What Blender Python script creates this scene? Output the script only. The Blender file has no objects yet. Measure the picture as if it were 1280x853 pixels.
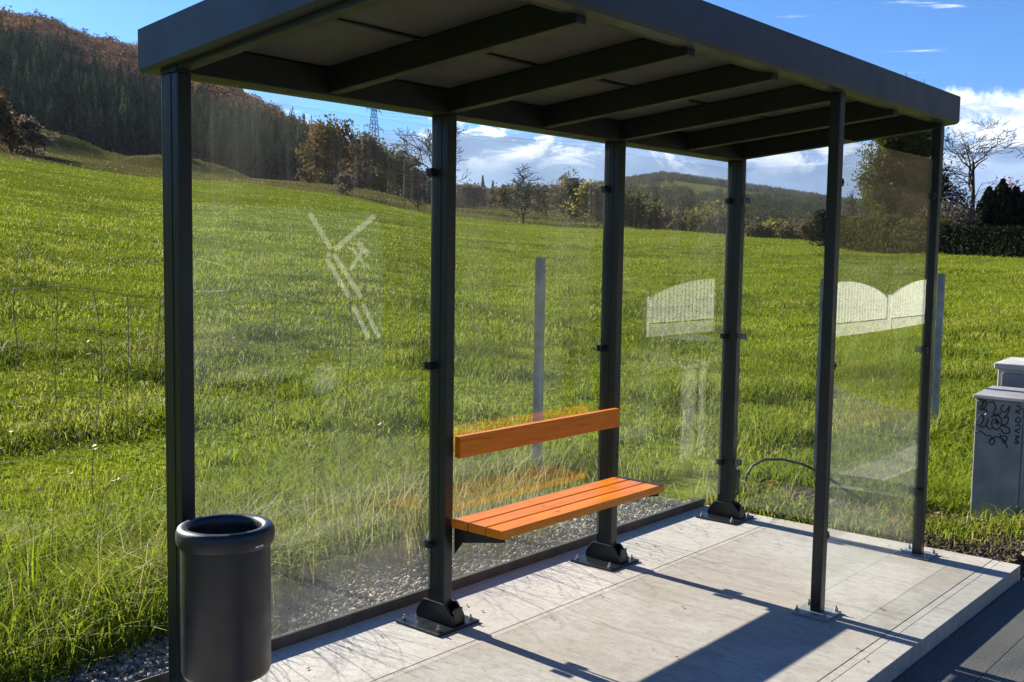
import bpy, bmesh, math, random
import numpy as np
from mathutils import Vector, Matrix

rng = np.random.default_rng(7)
random.seed(7)
R = math.radians
scene = bpy.context.scene
COL = scene.collection

# ------------------------------------------------------------------ camera
CAM = Vector((-1.9298, -3.1122, 1.6))
yaw, pit, rol = R(49.4624), R(-4.8018), R(0.87)
fwd = Vector((math.sin(yaw) * math.cos(pit), math.cos(yaw) * math.cos(pit), math.sin(pit)))
rt = Vector((math.cos(yaw), -math.sin(yaw), 0))
up = rt.cross(fwd)
rt2 = rt * math.cos(rol) + up * math.sin(rol)
up2 = -rt * math.sin(rol) + up * math.cos(rol)
cd = bpy.data.cameras.new('camera')
cam = bpy.data.objects.new('camera', cd)
COL.objects.link(cam)
M = Matrix.Identity(4)
for i in range(3):
    M[i][0] = rt2[i]; M[i][1] = up2[i]; M[i][2] = -fwd[i]; M[i][3] = CAM[i]
cam.matrix_world = M
cd.sensor_width = 36
cd.lens = 36 * 1312.52 / 1280
cd.clip_start = 0.05
cd.clip_end = 20000
scene.camera = cam

# ------------------------------------------------------------------ render settings
scene.render.engine = 'CYCLES'
scene.cycles.use_denoising = True
scene.cycles.max_bounces = 8
scene.cycles.diffuse_bounces = 3
scene.cycles.glossy_bounces = 3
scene.cycles.transmission_bounces = 4
scene.cycles.transparent_max_bounces = 24
scene.cycles.caustics_reflective = False
scene.cycles.caustics_refractive = False
vs = scene.view_settings
vs.view_transform = 'Standard'
vs.look = 'None'
vs.exposure = 1.55
vs.gamma = 1
vs.use_curve_mapping = False

# ------------------------------------------------------------------ node helpers
class NT:
    def __init__(s, tree):
        s.t = tree; s.n = tree.nodes; s.l = tree.links
        s.n.clear()
    def node(s, kind, **kw):
        nd = s.n.new(kind)
        for k, v in kw.items():
            setattr(nd, k, v)
        return nd
    def put(s, sock, v):
        if isinstance(v, bpy.types.NodeSocket):
            s.l.new(v, sock)
        elif v is not None:
            if hasattr(sock.default_value, '__len__') and not hasattr(v, '__len__'):
                v = (v, v, v, 1)[:len(sock.default_value)]
            if hasattr(sock.default_value, '__len__') and len(sock.default_value) == 4 and len(v) == 3:
                v = (*v, 1)
            sock.default_value = v
    def math(s, op, a, b=None, c=None, clamp=False):
        nd = s.node('ShaderNodeMath', operation=op, use_clamp=clamp)
        for k, v in enumerate((a, b, c)):
            if v is not None:
                s.put(nd.inputs[k], v)
        return nd.outputs[0]
    def noise(s, vec, scale, detail=4, rough=.55, dist=0.0):
        nd = s.node('ShaderNodeTexNoise')
        if vec is not None: s.put(nd.inputs['Vector'], vec)
        nd.inputs['Scale'].default_value = scale
        nd.inputs['Detail'].default_value = detail
        nd.inputs['Roughness'].default_value = rough
        nd.inputs['Distortion'].default_value = dist
        return nd.outputs['Fac']
    def ramp(s, fac, stops, mode='LINEAR'):
        nd = s.node('ShaderNodeValToRGB')
        nd.color_ramp.interpolation = mode
        e = nd.color_ramp.elements
        while len(e) < len(stops): e.new(.5)
        for k, (p, c) in enumerate(stops):
            e[k].position = p
            e[k].color = (*c, 1) if hasattr(c, '__len__') else (c, c, c, 1)
        s.put(nd.inputs[0], fac)
        return nd.outputs[0]
    def mix(s, fac, a, b, mode='MIX'):
        nd = s.node('ShaderNodeMix', data_type='RGBA', blend_type=mode)
        s.put(nd.inputs[0], fac); s.put(nd.inputs[6], a); s.put(nd.inputs[7], b)
        return nd.outputs[2]
    def maprange(s, v, a, b, c=0.0, d=1.0, smooth=True):
        nd = s.node('ShaderNodeMapRange', interpolation_type='SMOOTHSTEP' if smooth else 'LINEAR')
        for k, x in enumerate((v, a, b, c, d)):
            s.put(nd.inputs[k], x)
        return nd.outputs[0]
    def pos(s):
        return s.node('ShaderNodeNewGeometry').outputs['Position']
    def scalev(s, vec, sc, off=(0, 0, 0)):
        nd = s.node('ShaderNodeMapping')
        s.put(nd.inputs['Vector'], vec)
        nd.inputs['Scale'].default_value = sc
        nd.inputs['Location'].default_value = off
        return nd.outputs[0]
    def attr(s, name):
        return s.node('ShaderNodeAttribute', attribute_name=name).outputs['Fac']
    def bump(s, h, strength=.3, dist=.01):
        nd = s.node('ShaderNodeBump')
        nd.inputs['Strength'].default_value = strength
        nd.inputs['Distance'].default_value = dist
        s.put(nd.inputs['Height'], h)
        return nd.outputs[0]
    def bsdf(s, color, rough=.6, metal=0.0, normal=None, spec=.5):
        nd = s.node('ShaderNodeBsdfPrincipled')
        s.put(nd.inputs['Base Color'], color); s.put(nd.inputs['Roughness'], rough)
        s.put(nd.inputs['Metallic'], metal)
        nd.inputs['Specular IOR Level'].default_value = spec
        if normal is not None: s.put(nd.inputs['Normal'], normal)
        return nd.outputs[0]
    def mixsh(s, fac, a, b):
        nd = s.node('ShaderNodeMixShader')
        s.put(nd.inputs[0], fac); s.put(nd.inputs[1], a); s.put(nd.inputs[2], b)
        return nd.outputs[0]
    def out(s, sh):
        o = s.node('ShaderNodeOutputMaterial')
        s.l.new(sh, o.inputs['Surface'])

def newmat(name):
    m = bpy.data.materials.new(name)
    m.use_nodes = True
    return m, NT(m.node_tree)

def paint_mat(name, c, rough=.4, metal=0.0, var=.25, bump=.05, nscale=6, spec=.5):
    m, t = newmat(name)
    p = t.pos()
    n = t.noise(p, nscale, 5, .6)
    dark = tuple(x * (1 - var) for x in c)
    lite = tuple(min(1, x * (1 + var)) for x in c)
    colr = t.ramp(n, [(.3, dark), (.7, lite)])
    rr = t.maprange(t.noise(p, nscale * 3, 4), .3, .7, rough * .85, min(1, rough * 1.2))
    nb = t.bump(t.noise(p, 180, 2), bump, .002)
    t.out(t.bsdf(colr, rr, metal, nb, spec))
    return m

def leaf_mat(name, stops, transl=.4, rough=.55, spec=.3):
    m, t = newmat(name)
    a = t.attr('rnd')
    c = t.ramp(a, stops)
    pb = t.bsdf(c, rough, 0, None, spec)
    tr = t.node('ShaderNodeBsdfTranslucent')
    t.put(tr.inputs['Color'], c)
    t.out(t.mixsh(transl, pb, tr.outputs[0]))
    return m

# ------------------------------------------------------------------ mesh builder
def off_of(o):
    v = Vector((0, 0, 0))
    while o is not None:
        v = v + o.location; o = o.parent
    return v

def tag(o, label=None, cat=None, group=None, kind=None):
    if label: o['label'] = label
    if cat: o['category'] = cat
    if group: o['group'] = group
    if kind: o['kind'] = kind
    return o

def thing(name, loc, label, cat, group=None):
    o = bpy.data.objects.new(name, None)
    o.location = loc
    o.empty_display_size = .2
    COL.objects.link(o)
    return tag(o, label, cat, group)

class MB:
    def __init__(s):
        s.v = []; s.f = []
    def add(s, vs_, fs):
        b = len(s.v)
        s.v.extend([tuple(x) for x in vs_])
        s.f.extend([tuple(i + b for i in f) for f in fs])
        return s
    def hexa(s, p):     # 8 points: bottom 4 ccw, top 4 ccw
        return s.add(p, [(3, 2, 1, 0), (4, 5, 6, 7), (0, 1, 5, 4), (1, 2, 6, 5), (2, 3, 7, 6), (3, 0, 4, 7)])
    def box(s, x0, x1, y0, y1, z0, z1):
        return s.hexa([(x0, y0, z0), (x1, y0, z0), (x1, y1, z0), (x0, y1, z0), (x0, y0, z1), (x1, y0, z1), (x1, y1, z1), (x0, y1, z1)])
    def prism(s, poly, fn, a, b):
        """poly list of 2D pts (ccw), fn(u,v,w)->xyz, extruded w from a to b"""
        n = len(poly)
        vv = [fn(u, v, a) for u, v in poly] + [fn(u, v, b) for u, v in poly]
        ff = [tuple(range(n - 1, -1, -1)), tuple(range(n, 2 * n))]
        ff += [(i, (i + 1) % n, n + (i + 1) % n, n + i) for i in range(n)]
        return s.add(vv, ff)
    def tube(s, pts, rad, sides=6, cap=True):
        pts = [Vector(p) for p in pts]
        n = len(pts)
        if not hasattr(rad, '__len__'): rad = [rad] * n
        vv = []; ff = []
        ref = None
        for i, p in enumerate(pts):
            d = (pts[min(i + 1, n - 1)] - pts[max(i - 1, 0)])
            if d.length < 1e-9: d = Vector((0, 0, 1))
            d.normalize()
            if ref is None:
                ref = d.orthogonal().normalized()
            else:
                ref = (ref - d * ref.dot(d))
                ref = ref.normalized() if ref.length > 1e-6 else d.orthogonal().normalized()
            bn = d.cross(ref)
            for k in range(sides):
                a = 2 * math.pi * k / sides
                vv.append(p + (ref * math.cos(a) + bn * math.sin(a)) * rad[i])
        for i in range(n - 1):
            for k in range(sides):
                k2 = (k + 1) % sides
                ff.append((i * sides + k, i * sides + k2, (i + 1) * sides + k2, (i + 1) * sides + k))
        if cap and sides > 2:
            ff.append(tuple(range(sides - 1, -1, -1)))
            ff.append(tuple((n - 1) * sides + k for k in range(sides)))
        return s.add(vv, ff)
    def lathe(s, prof, c, seg=48):
        """prof list of (r,z); closed only if the ends meet the axis"""
        n = len(prof); vv = []; ff = []
        for r, z in prof:
            for k in range(seg):
                a = 2 * math.pi * k / seg
                vv.append((c[0] + r * math.cos(a), c[1] + r * math.sin(a), c[2] + z))
        for i in range(n - 1):
            for k in range(seg):
                k2 = (k + 1) % seg
                ff.append((i * seg + k, i * seg + k2, (i + 1) * seg + k2, (i + 1) * seg + k))
        return s.add(vv, ff)
    def build(s, name, mat, parent=None, bevel=0, smooth=False, seg=2, recalc=True):
        o_ = off_of(parent)
        me = bpy.data.meshes.new(name)
        me.from_pydata([(v[0] - o_.x, v[1] - o_.y, v[2] - o_.z) for v in s.v], [], s.f)
        if bevel or recalc:
            bm = bmesh.new(); bm.from_mesh(me)
            bmesh.ops.recalc_face_normals(bm, faces=bm.faces)
            if bevel:
                ed = [e for e in bm.edges if len(e.link_faces) == 2 and e.calc_face_angle(0) > .6]
                bmesh.ops.bevel(bm, geom=ed, offset=bevel, segments=seg, affect='EDGES', profile=.5)
            bm.to_mesh(me); bm.free()
        if smooth:
            for p in me.polygons: p.use_smooth = True
        me.materials.append(mat)
        ob = bpy.data.objects.new(name, me)
        COL.objects.link(ob)
        if parent: ob.parent = parent
        return ob

def np_mesh(name, verts, quads=None, tris=None, attrs=None, mat=None, parent=None, smooth=False):
    o_ = off_of(parent)
    verts = np.asarray(verts, np.float32) - np.array(o_, np.float32)
    me = bpy.data.meshes.new(name)
    me.vertices.add(len(verts))
    me.vertices.foreach_set('co', verts.ravel())
    nq = 0 if quads is None else len(quads)
    nt = 0 if tris is None else len(tris)
    lp = []
    if nq: lp.append(np.asarray(quads, np.int32).ravel())
    if nt: lp.append(np.asarray(tris, np.int32).ravel())
    lp = np.concatenate(lp)
    me.loops.add(len(lp))
    me.loops.foreach_set('vertex_index', lp)
    me.polygons.add(nq + nt)
    st = np.concatenate([np.arange(nq) * 4, nq * 4 + np.arange(nt) * 3]).astype(np.int32)
    me.polygons.foreach_set('loop_start', st)
    if smooth:
        me.polygons.foreach_set('use_smooth', np.ones(nq + nt, bool))
    me.update(calc_edges=True)
    for k, a in (attrs or {}).items():
        at = me.attributes.new(k, 'FLOAT', 'POINT')
        at.data.foreach_set('value', np.asarray(a, np.float32))
    if mat: me.materials.append(mat)
    ob = bpy.data.objects.new(name, me)
    COL.objects.link(ob)
    if parent: ob.parent = parent
    return ob

# ------------------------------------------------------------------ numpy noise
_perm = rng.random((256, 256))
def vnoise(x, y):
    xi = np.floor(x).astype(int); yi = np.floor(y).astype(int)
    fx = x - xi; fy = y - yi
    fx = fx * fx * (3 - 2 * fx); fy = fy * fy * (3 - 2 * fy)
    a = _perm[xi & 255, yi & 255]; b = _perm[(xi + 1) & 255, yi & 255]
    c = _perm[xi & 255, (yi + 1) & 255]; d = _perm[(xi + 1) & 255, (yi + 1) & 255]
    return (a * (1 - fx) + b * fx) * (1 - fy) + (c * (1 - fx) + d * fx) * fy
def fbm(x, y, o=4):
    s = 0; a = .5; t = 0
    for i in range(o):
        s = s + a * vnoise(x * 2 ** i + 17.3 * i, y * 2 ** i + 5.1 * i); t += a; a *= .5
    return s / t

# ------------------------------------------------------------------ terrain
#  azimuth, then (distance, elevation in degrees) of: field edge, second strip, hill foot, crest, beyond
KN = [
 (15,   100, 4.60, 200, 5.3, 360, 5.2,  850, 11.3),
 (23.6, 112, 4.31, 200, 4.75, 360, 4.9,  850, 10.55),
 (26,   115, 3.98, 200, 4.6, 360, 4.7,  850, 10.4),
 (27.7, 118, 3.75, 200, 4.4, 360, 4.5,  850, 9.7),
 (30,   124, 3.52, 200, 4.1, 360, 4.2,  850, 9.45),
 (35,   135, 3.42, 200, 3.65, 360, 3.7,  850, 7.6),
 (39,   140, 3.08, 200, 3.5, 360, 3.45, 850, 5.45),
 (42,   140, 2.60, 200, 3.2, 360, 3.1,  850, 4.1),
 (45,   135, 2.02, 200, 2.6, 360, 2.5,  1100, 3.2),
 (50,   125, 1.50, 200, 2.3, 360, 2.2,  1400, 2.9),
 (54,   115, 1.33, 200, 1.95, 360, 1.7,  1500, 3.5),
 (55.2, 112, 1.45, 200, 1.3, 360, 1.3,  1500, 3.75),
 (57.5, 104, 1.40, 200, .45, 360, 1.0,  1500, 4.1),
 (60.4, 95,  1.24, 190, .3, 360, .9,   1500, 3.7),
 (66,   76,  .84,  180, .1, 360, .6,   1500, 2.85),
 (71,   56,  .37,  120, -.1, 360, .3,  1500, 2.2),
 (75.3, 46,  .11,  100, -.2, 360, .1,   1500, 1.7),
 (80,   40,  -.2,  100, -.4, 360, 0,   1500, 1.2),
 (90,   36,  -.9,  100, -.6, 360, -.1,   1500, .9),
 (103,  34,  -2.6, 100, 1.7, 360, 9.5,   900, 9.6),  # unseen hill behind the camera from here, raised to keep sky reflections off panes
 (120,  30,  -2.6, 60,  4.0, 200, 12.5,  900, 12.0),
 (150,  30,  -2.4, 55,  6.0, 200, 13.5,  900, 12.5),
 (180,  30,  -2.6, 60,  4.0, 200, 9.5,  900, 8.0),
 (215,  30,  -2.8, 80,  1.0, 300, 3.0,  900, 4.0),
 (260,  34,  -2.9, 100, -.8, 360, 1.0,  900, 3.0),
 (300,  50,  0.2,  120, 1.5, 360, 3.0,  900, 6.0),
 (345,  90,  4.2,  180, 5.0, 360, 5.2,  850, 10.0),
 (375,  100, 4.60, 200, 5.3, 360, 5.2,  850, 10.6),
]
KN = np.array(KN, float)
def near_z(x, y):
    """verge level by the shelter, road side lower (y negative is the road side)"""
    z = np.where(y > -1.55, -.05, np.where(y < -1.75, -.15, -.05 + (-(y) - 1.55) / .2 * -.10))
    z = np.where(y < -7.0, np.clip(-.15 + (-(y) - 7.0) / .15 * .15, -.15, 0.0), z)
    gap = (x > -2.2) & (x < 4.0) & (y > -1.7) & (y < .3)
    return np.where(gap, -.14, z)
def tz(x, y):
    x = np.asarray(x, float); y = np.asarray(y, float)
    dx = x - CAM.x; dy = y - CAM.y
    d = np.hypot(dx, dy) + 1e-6
    az = np.degrees(np.arctan2(dx, dy)) % 360
    az = np.where(az < 15, az + 360, az)
    P = [np.interp(az, KN[:, 0], KN[:, k]) for k in range(1, 9)]
    D = [np.full_like(d, 9.0), P[0], P[2], P[4], P[6], np.full_like(d, 3000.0)]
    nz = near_z(x, y)
    z1 = 1.6 + P[0] * np.tan(np.radians(P[1]))
    z2 = 1.6 + P[2] * np.tan(np.radians(P[3]))
    z3 = 1.6 + P[4] * np.tan(np.radians(P[5]))
    z4 = 1.6 + P[6] * np.tan(np.radians(P[7]))
    Z = [nz, z1, z2, z3, z4, z4 - 60]
    z = nz.copy()
    for k in range(5):
        t = np.clip((d - D[k]) / (D[k + 1] - D[k]), 0, 1)
        if k == 0: t = t ** 1.08
        if k == 3: t = t ** .9
        seg = (d >= D[k]) & (d < D[k + 1])
        z = np.where(seg, Z[k] * (1 - t) + Z[k + 1] * t, z)
    z = np.where(d >= 3000, z4 - 60, z)
    w = np.clip((d - 9) / 25, 0, 1)
    inv = (az > 15) & (az < 92)
    z = z + w * np.where(inv, 1, .5) * ((fbm(x / 14., y / 14., 3) - .5) * .5 + (fbm(x / 4., y / 4., 2) - .5) * .12 * np.clip(1.5 - d / 120, .2, 1))
    # low earth banks beyond the meadow on the left
    def bank(a0, a1, dd, h, w_):
        aa = np.clip((az - a0) / (a1 - a0), 0, 1)
        prof = np.sin(aa * math.pi) ** .7
        return h * prof * np.exp(-((d - dd) / w_) ** 2)
    z = z + bank(21, 29.3, 205, 3.9, 9) + bank(28.4, 35.5, 198, 2.6, 8)
    # gentle ditch lines in the second strip
    return z
def tz1(x, y):
    return float(tz(np.array([x]), np.array([y]))[0])
def at(az, d):
    a = R(az)
    x = CAM.x + math.sin(a) * d; y = CAM.y + math.cos(a) * d
    return x, y, tz1(x, y)

# ------------------------------------------------------------------ materials
M_frame = paint_mat('anthracite_paint', (.0095, .0145, .0150), .36, 0, .3, .06, 4)
M_beam = paint_mat('roof_beam_paint', (.0060, .0090, .0088), .5, 0, .2, .05, 3)
M_fascia = paint_mat('fascia_paint', (.031, .035, .039), .38, 0, .2, .04, 2)
M_ceiling = paint_mat('roof_sheet', (.052, .054, .049), .6, 0, .18, .05, 2.5)
M_black = paint_mat('black_foot_paint', (.009, .012, .012), .35, 0, .25, .08, 12)
M_bin = paint_mat('bin_powder_coat', (.011, .013, .016), .42, 0, .3, .25, 5)
M_bin_in = paint_mat('bin_inside', (.010, .011, .012), .7, 0, .2, .1, 8)
M_steel = paint_mat('zinc_steel', (.42, .44, .46), .42, .85, .2, .2, 14)
M_clamp = paint_mat('clamp_steel', (.16, .17, .17), .5, .4, .2, .1, 14)
M_foot = paint_mat('dull_zinc', (.30, .30, .29), .55, .5, .3, .3, 14)
M_galv = paint_mat('galvanised_post', (.27, .285, .295), .55, .3, .3, .3, 9)
M_rust = paint_mat('weathered_edging', (.095, .070, .052), .7, .1, .4, .4, 9)
M_cab = paint_mat('cabinet_grey', (.255, .255, .248), .6, 0, .25, .15, 7)
M_cab2 = paint_mat('cabinet_pale', (.46, .45, .41), .6, 0, .14, .1, 5)
M_ink = paint_mat('black_marker', (.012, .012, .014), .5, 0, .2, 0, 8)
M_plate = paint_mat('small_plate', (.7, .7, .68), .4, 0, .1, 0, 8)
M_wire = paint_mat('old_wire', (.16, .15, .13), .6, .5, .4, .1, 20)
M_cable = paint_mat('cable_black', (.016, .016, .017), .55, 0, .2, .1, 9)
M_white = paint_mat('white_fence_paint', (.66, .66, .62), .6, 0, .06, .1, 4)
M_conc2 = paint_mat('fence_footing', (.42, .41, .38), .85, 0, .2, .3, 6)
M_van = paint_mat('van_paint', (.085, .10, .105), .35, 0, .05, 0, 2)
M_van_white = paint_mat('van_lettering', (.60, .61, .59), .45, 0, .03, 0, 2)
M_tyre = paint_mat('tyre_rubber', (.02, .02, .02), .8, 0, .2, .2, 20)
M_vglass = paint_mat('van_window', (.02, .025, .03), .08, 0, .1, 0, 2)
M_pole = paint_mat('pole_wood', (.10, .075, .055), .8, 0, .3, .3, 3)
M_lattice = paint_mat('lattice_steel', (.14, .16, .18), .6, .4, .15, 0, 1)

def wood_mat():
    m, t = newmat('orange_stained_pine')
    p = t.pos()
    oi = t.node('ShaderNodeObjectInfo').outputs['Random']
    sh = t.node('ShaderNodeVectorMath', operation='ADD'); t.l.new(p, sh.inputs[0])
    cx_ = t.node('ShaderNodeCombineXYZ'); t.put(cx_.inputs[0], t.math('MULTIPLY', oi, 7.0)); t.l.new(cx_.outputs[0], sh.inputs[1])
    p = sh.outputs[0]
    rot = t.scalev(p, (1.4, 26, 26))
    n = t.noise(rot, 2.2, 6, .62, 1.2)
    n2 = t.noise(t.scalev(p, (5, 90, 90)), 2, 4, .7)
    c = t.ramp(n, [(.28, (.48, .115, .004)), (.48, (.72, .205, .006)), (.70, (.82, .29, .014))])
    c = t.mix(t.maprange(n2, .45, .75, 0, .3), c, (.40, .10, .008))
    vor = t.node('ShaderNodeTexVoronoi'); t.put(vor.inputs['Vector'], t.scalev(p, (3.2, 9, 9)))
    vor.inputs['Scale'].default_value = 1.3
    c = t.mix(t.maprange(oi, 0, 1, 0, .28, False), c, (.50, .12, .006))
    k = t.maprange(vor.outputs['Distance'], .05, .11, 1, 0)
    c = t.mix(t.math('MULTIPLY', k, .75), c, (.12, .03, .008))
    t.out(t.bsdf(c, t.maprange(n2, .3, .7, .34, .5), 0, t.bump(n, .25, .002), .3))
    return m
M_wood = wood_mat()

def concrete_mat(name, base, warm, streak=.5):
    m, t = newmat(name)
    p = t.pos()
    big = t.noise(p, 1.1, 5, .6, .4)
    med = t.noise(p, 9, 6, .65)
    fine = t.noise(p, 160, 3, .6)
    brush = t.noise(t.scalev(p, (85, 4.5, 8)), 1.6, 5, .7, .5)
    brush2 = t.noise(t.scalev(p, (16, 1.1, 4)), 1.2, 5, .6, .6)
    c = t.mix(t.maprange(big, .40, .60), base, warm)
    c = t.mix(t.maprange(brush, .45, .72, 0, streak * .38), c, tuple(x * .60 for x in base))
    c = t.mix(t.maprange(brush2, .48, .72, 0, streak * .34), c, tuple(x * .60 for x in warm))
    blot = t.noise(t.scalev(p, (1.6, 1, 1)), 3.4, 7, .72, .5)
    c = t.mix(t.maprange(blot, .50, .68, 0, streak * .45), c, tuple(x * y for x, y in zip(warm, (.66, .60, .52))))
    c = t.mix(t.maprange(med, .55, .8, 0, .35), c, tuple(min(1, x * 1.3) for x in base))
    grain = t.noise(t.scalev(p, (1.5, .7, 1)), 22, 7, .8)
    c = t.mix(t.maprange(grain, .47, .64, 0, .62), c, tuple(x * .55 for x in base))
    pits = t.maprange(t.noise(p, 60, 2, .5), .68, .76, 0, .55)
    c = t.mix(pits, c, tuple(x * .4 for x in base))
    h = t.math('ADD', t.math('MULTIPLY', brush, .7), t.math('MULTIPLY', fine, .4))
    t.out(t.bsdf(c, .88, 0, t.bump(t.math('ADD', h, grain), .6, .005), .25))
    return m
M_slab = concrete_mat('concrete_broomed', (.47, .445, .395), (.395, .355, .295), .9)
M_slab_edge = concrete_mat('concrete_edge', (.48, .46, .41), (.42, .395, .345), .5)

def asphalt_mat():
    m, t = newmat('asphalt')
    p = t.pos()
    vo = t.node('ShaderNodeTexVoronoi'); t.put(vo.inputs['Vector'], p); vo.inputs['Scale'].default_value = 120
    n = t.noise(p, 2.0, 5, .6)
    c = t.ramp(vo.outputs['Distance'], [(.0, (.17, .165, .152)), (.6, (.085, .083, .078))])
    c = t.mix(t.maprange(n, .4, .7, 0, .4), c, (.050, .050, .050))
    sp = t.maprange(t.noise(p, 300, 1), .66, .74, 0, .5)
    c = t.mix(sp, c, (.30, .30, .28))
    t.out(t.bsdf(c, .8, 0, t.bump(vo.outputs['Distance'], .22, .004), .3))
    return m
M_asph = asphalt_mat()
def paver_mat():
    m, t = newmat('gutter_stone')
    p = t.pos()
    n = t.noise(p, 5, 6, .65); f = t.noise(p, 120, 3)
    c = t.ramp(n, [(.3, (.22, .21, .195)), (.7, (.32, .31, .285))])
    t.out(t.bsdf(c, .85, 0, t.bump(f, .5, .004), .25))
    return m
M_gutter = paver_mat()

def glass_mat():
    m, t = newmat('safety_glass')
    g = t.node('ShaderNodeNewGeometry')
    dot = t.node('ShaderNodeVectorMath', operation='DOT_PRODUCT')
    t.l.new(g.outputs['Normal'], dot.inputs[0]); t.l.new(g.outputs['Incoming'], dot.inputs[1])
    c = t.math('ABSOLUTE', dot.outputs['Value'])
    F = t.math('MULTIPLY_ADD', t.math('POWER', t.math('SUBTRACT', 1, c), 5), .96, .041)
    tr = t.node('ShaderNodeBsdfTransparent'); tr.inputs[0].default_value = (.985, .995, .988, 1)
    gl = t.node('ShaderNodeBsdfGlossy'); gl.inputs['Roughness'].default_value = 0.0
    gl.inputs['Color'].default_value = (1, 1, 1, 1)
    s = t.mixsh(F, tr.outputs[0], gl.outputs[0])
    p = g.outputs['Position']
    n = t.noise(t.scalev(p, (1, 1, .45)), 2.3, 5, .6, .5)
    st = t.noise(t.scalev(p, (30, 30, .7)), 1.4, 4, .6)
    sp = t.maprange(t.noise(p, 130, 2), .70, .78, 0, .012)
    dust = t.math('ADD', t.maprange(n, .42, .66, .001, .015), t.maprange(st, .5, .7, 0, .014))
    dust = t.math('ADD', dust, sp)
    sx = t.node('ShaderNodeSeparateXYZ'); t.put(sx.inputs[0], p)
    low = t.maprange(sx.outputs[2], .9, .05, 0, .018)       # splash dirt near the foot of the panes
    dust = t.math('ADD', dust, low)
    df = t.node('ShaderNodeBsdfDiffuse'); df.inputs[0].default_value = (.55, .55, .50, 1)
    tl = t.node('ShaderNodeBsdfTranslucent'); tl.inputs[0].default_value = (.55, .56, .50, 1)
    d = t.mixsh(.5, df.outputs[0], tl.outputs[0])
    t.out(t.mixsh(dust, s, d))
    return m
M_glass = glass_mat()
def edge_mat():
    m, t = newmat('glass_edge')
    tr = t.node('ShaderNodeBsdfTransparent'); tr.inputs[0].default_value = (.80, .90, .86, 1)
    t.out(t.mixsh(.75, t.bsdf((.20, .30, .26), .15, 0, None, .5), tr.outputs[0]))
    return m
M_gedge = edge_mat()

def ground_mat():
    m, t = newmat('meadow_ground')
    p = t.pos()
    xyz = t.node('ShaderNodeSeparateXYZ'); t.put(xyz.inputs[0], p)
    big = t.noise(t.scalev(p, (1, 1, 0)), .035, 4, .6)
    bands = t.noise(t.scalev(p, (.12, .30, 0)), .7, 5, .65, .4)
    med = t.noise(t.scalev(p, (1, 1, 0)), .8, 5, .65)
    fine = t.noise(p, 7, 5, .7)
    c = t.ramp(fine, [(.3, (.050, .064, .006)), (.5, (.115, .145, .011)), (.75, (.185, .215, .020))])
    c = t.mix(t.maprange(bands, .48, .70, 0, .55), c, (.050, .075, .012))
    c = t.mix(t.maprange(big, .45, .7, 0, .5), c, (.150, .175, .022))
    c = t.mix(t.maprange(med, .58, .75, 0, .35), c, (.16, .17, .04))
    at_ = t.attr('zone')           # 0 meadow, 1 rough pasture, 2 wood floor, 3 bare soil
    c2 = t.ramp(t.noise(p, .35, 5, .7), [(.3, (.050, .056, .014)), (.7, (.110, .098, .032))])  # olive pasture, darker to carry the backlit banks' shade in the colour
    c = t.mix(t.maprange(at_, 0, 1, 0, 1, False), c, c2)
    c3 = t.ramp(t.noise(p, .12, 6, .75), [(.3, (.020, .022, .014)), (.7, (.060, .045, .026))])
    c = t.mix(t.maprange(at_, 1, 2, 0, 1, False), c, c3)
    c4 = t.ramp(t.noise(p, 14, 6, .7), [(.3, (.030, .022, .015)), (.7, (.090, .068, .048))])
    c = t.mix(t.maprange(at_, 2, 3, 0, 1, False), c, c4)
    h = t.math('ADD', t.math('MULTIPLY', fine, .6), t.math('MULTIPLY', med, 1.2))
    t.out(t.bsdf(c, 1.0, 0, t.bump(h, .6, .12), 0.0))
    return m
M_ground = ground_mat()
M_grass = leaf_mat('grass_blades', [(0, (.055, .080, .009)), (.35, (.155, .200, .014)), (.62, (.225, .295, .016)), (.82, (.290, .300, .045)), (1, (.42, .36, .15))], .45, .62, .12)
M_grass_dry = leaf_mat('dry_grass', [(0, (.13, .17, .03)), (.5, (.24, .24, .06)), (1, (.42, .35, .16))], .45, .6)
M_conif = leaf_mat('conifer_needles', [(0, (.008, .018, .012)), (.4, (.020, .042, .024)), (1, (.085, .110, .045))], .2, 1, 0)
M_autumn = leaf_mat('autumn_leaves', [(0, (.055, .043, .034)), (.35, (.120, .080, .052)), (.65, (.175, .090, .040)), (.85, (.29, .145, .042)), (1, (.12, .115, .040))], .3, 1, 0)
M_farwood = leaf_mat('far_woodland_leaves', [(0, (.030, .040, .028)), (.4, (.070, .072, .040)), (.7, (.115, .085, .052)), (1, (.17, .10, .055))], .35, 1, 0)
def bark_mat(name, a, b):
    m, t = newmat(name)
    p = t.pos()
    n = t.noise(t.scalev(p, (1, 1, .3)), 6, 5, .7)
    t.out(t.bsdf(t.ramp(n, [(.3, a), (.7, b)]), .9, 0, t.bump(n, .5, .02), .2))
    return m
M_bark = bark_mat('bark', (.030, .024, .020), (.085, .070, .058))
M_twig = bark_mat('twigs', (.045, .036, .030), (.100, .080, .064))
M_rtwig = bark_mat('reddish_twigs', (.09, .045, .035), (.19, .095, .07))

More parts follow.
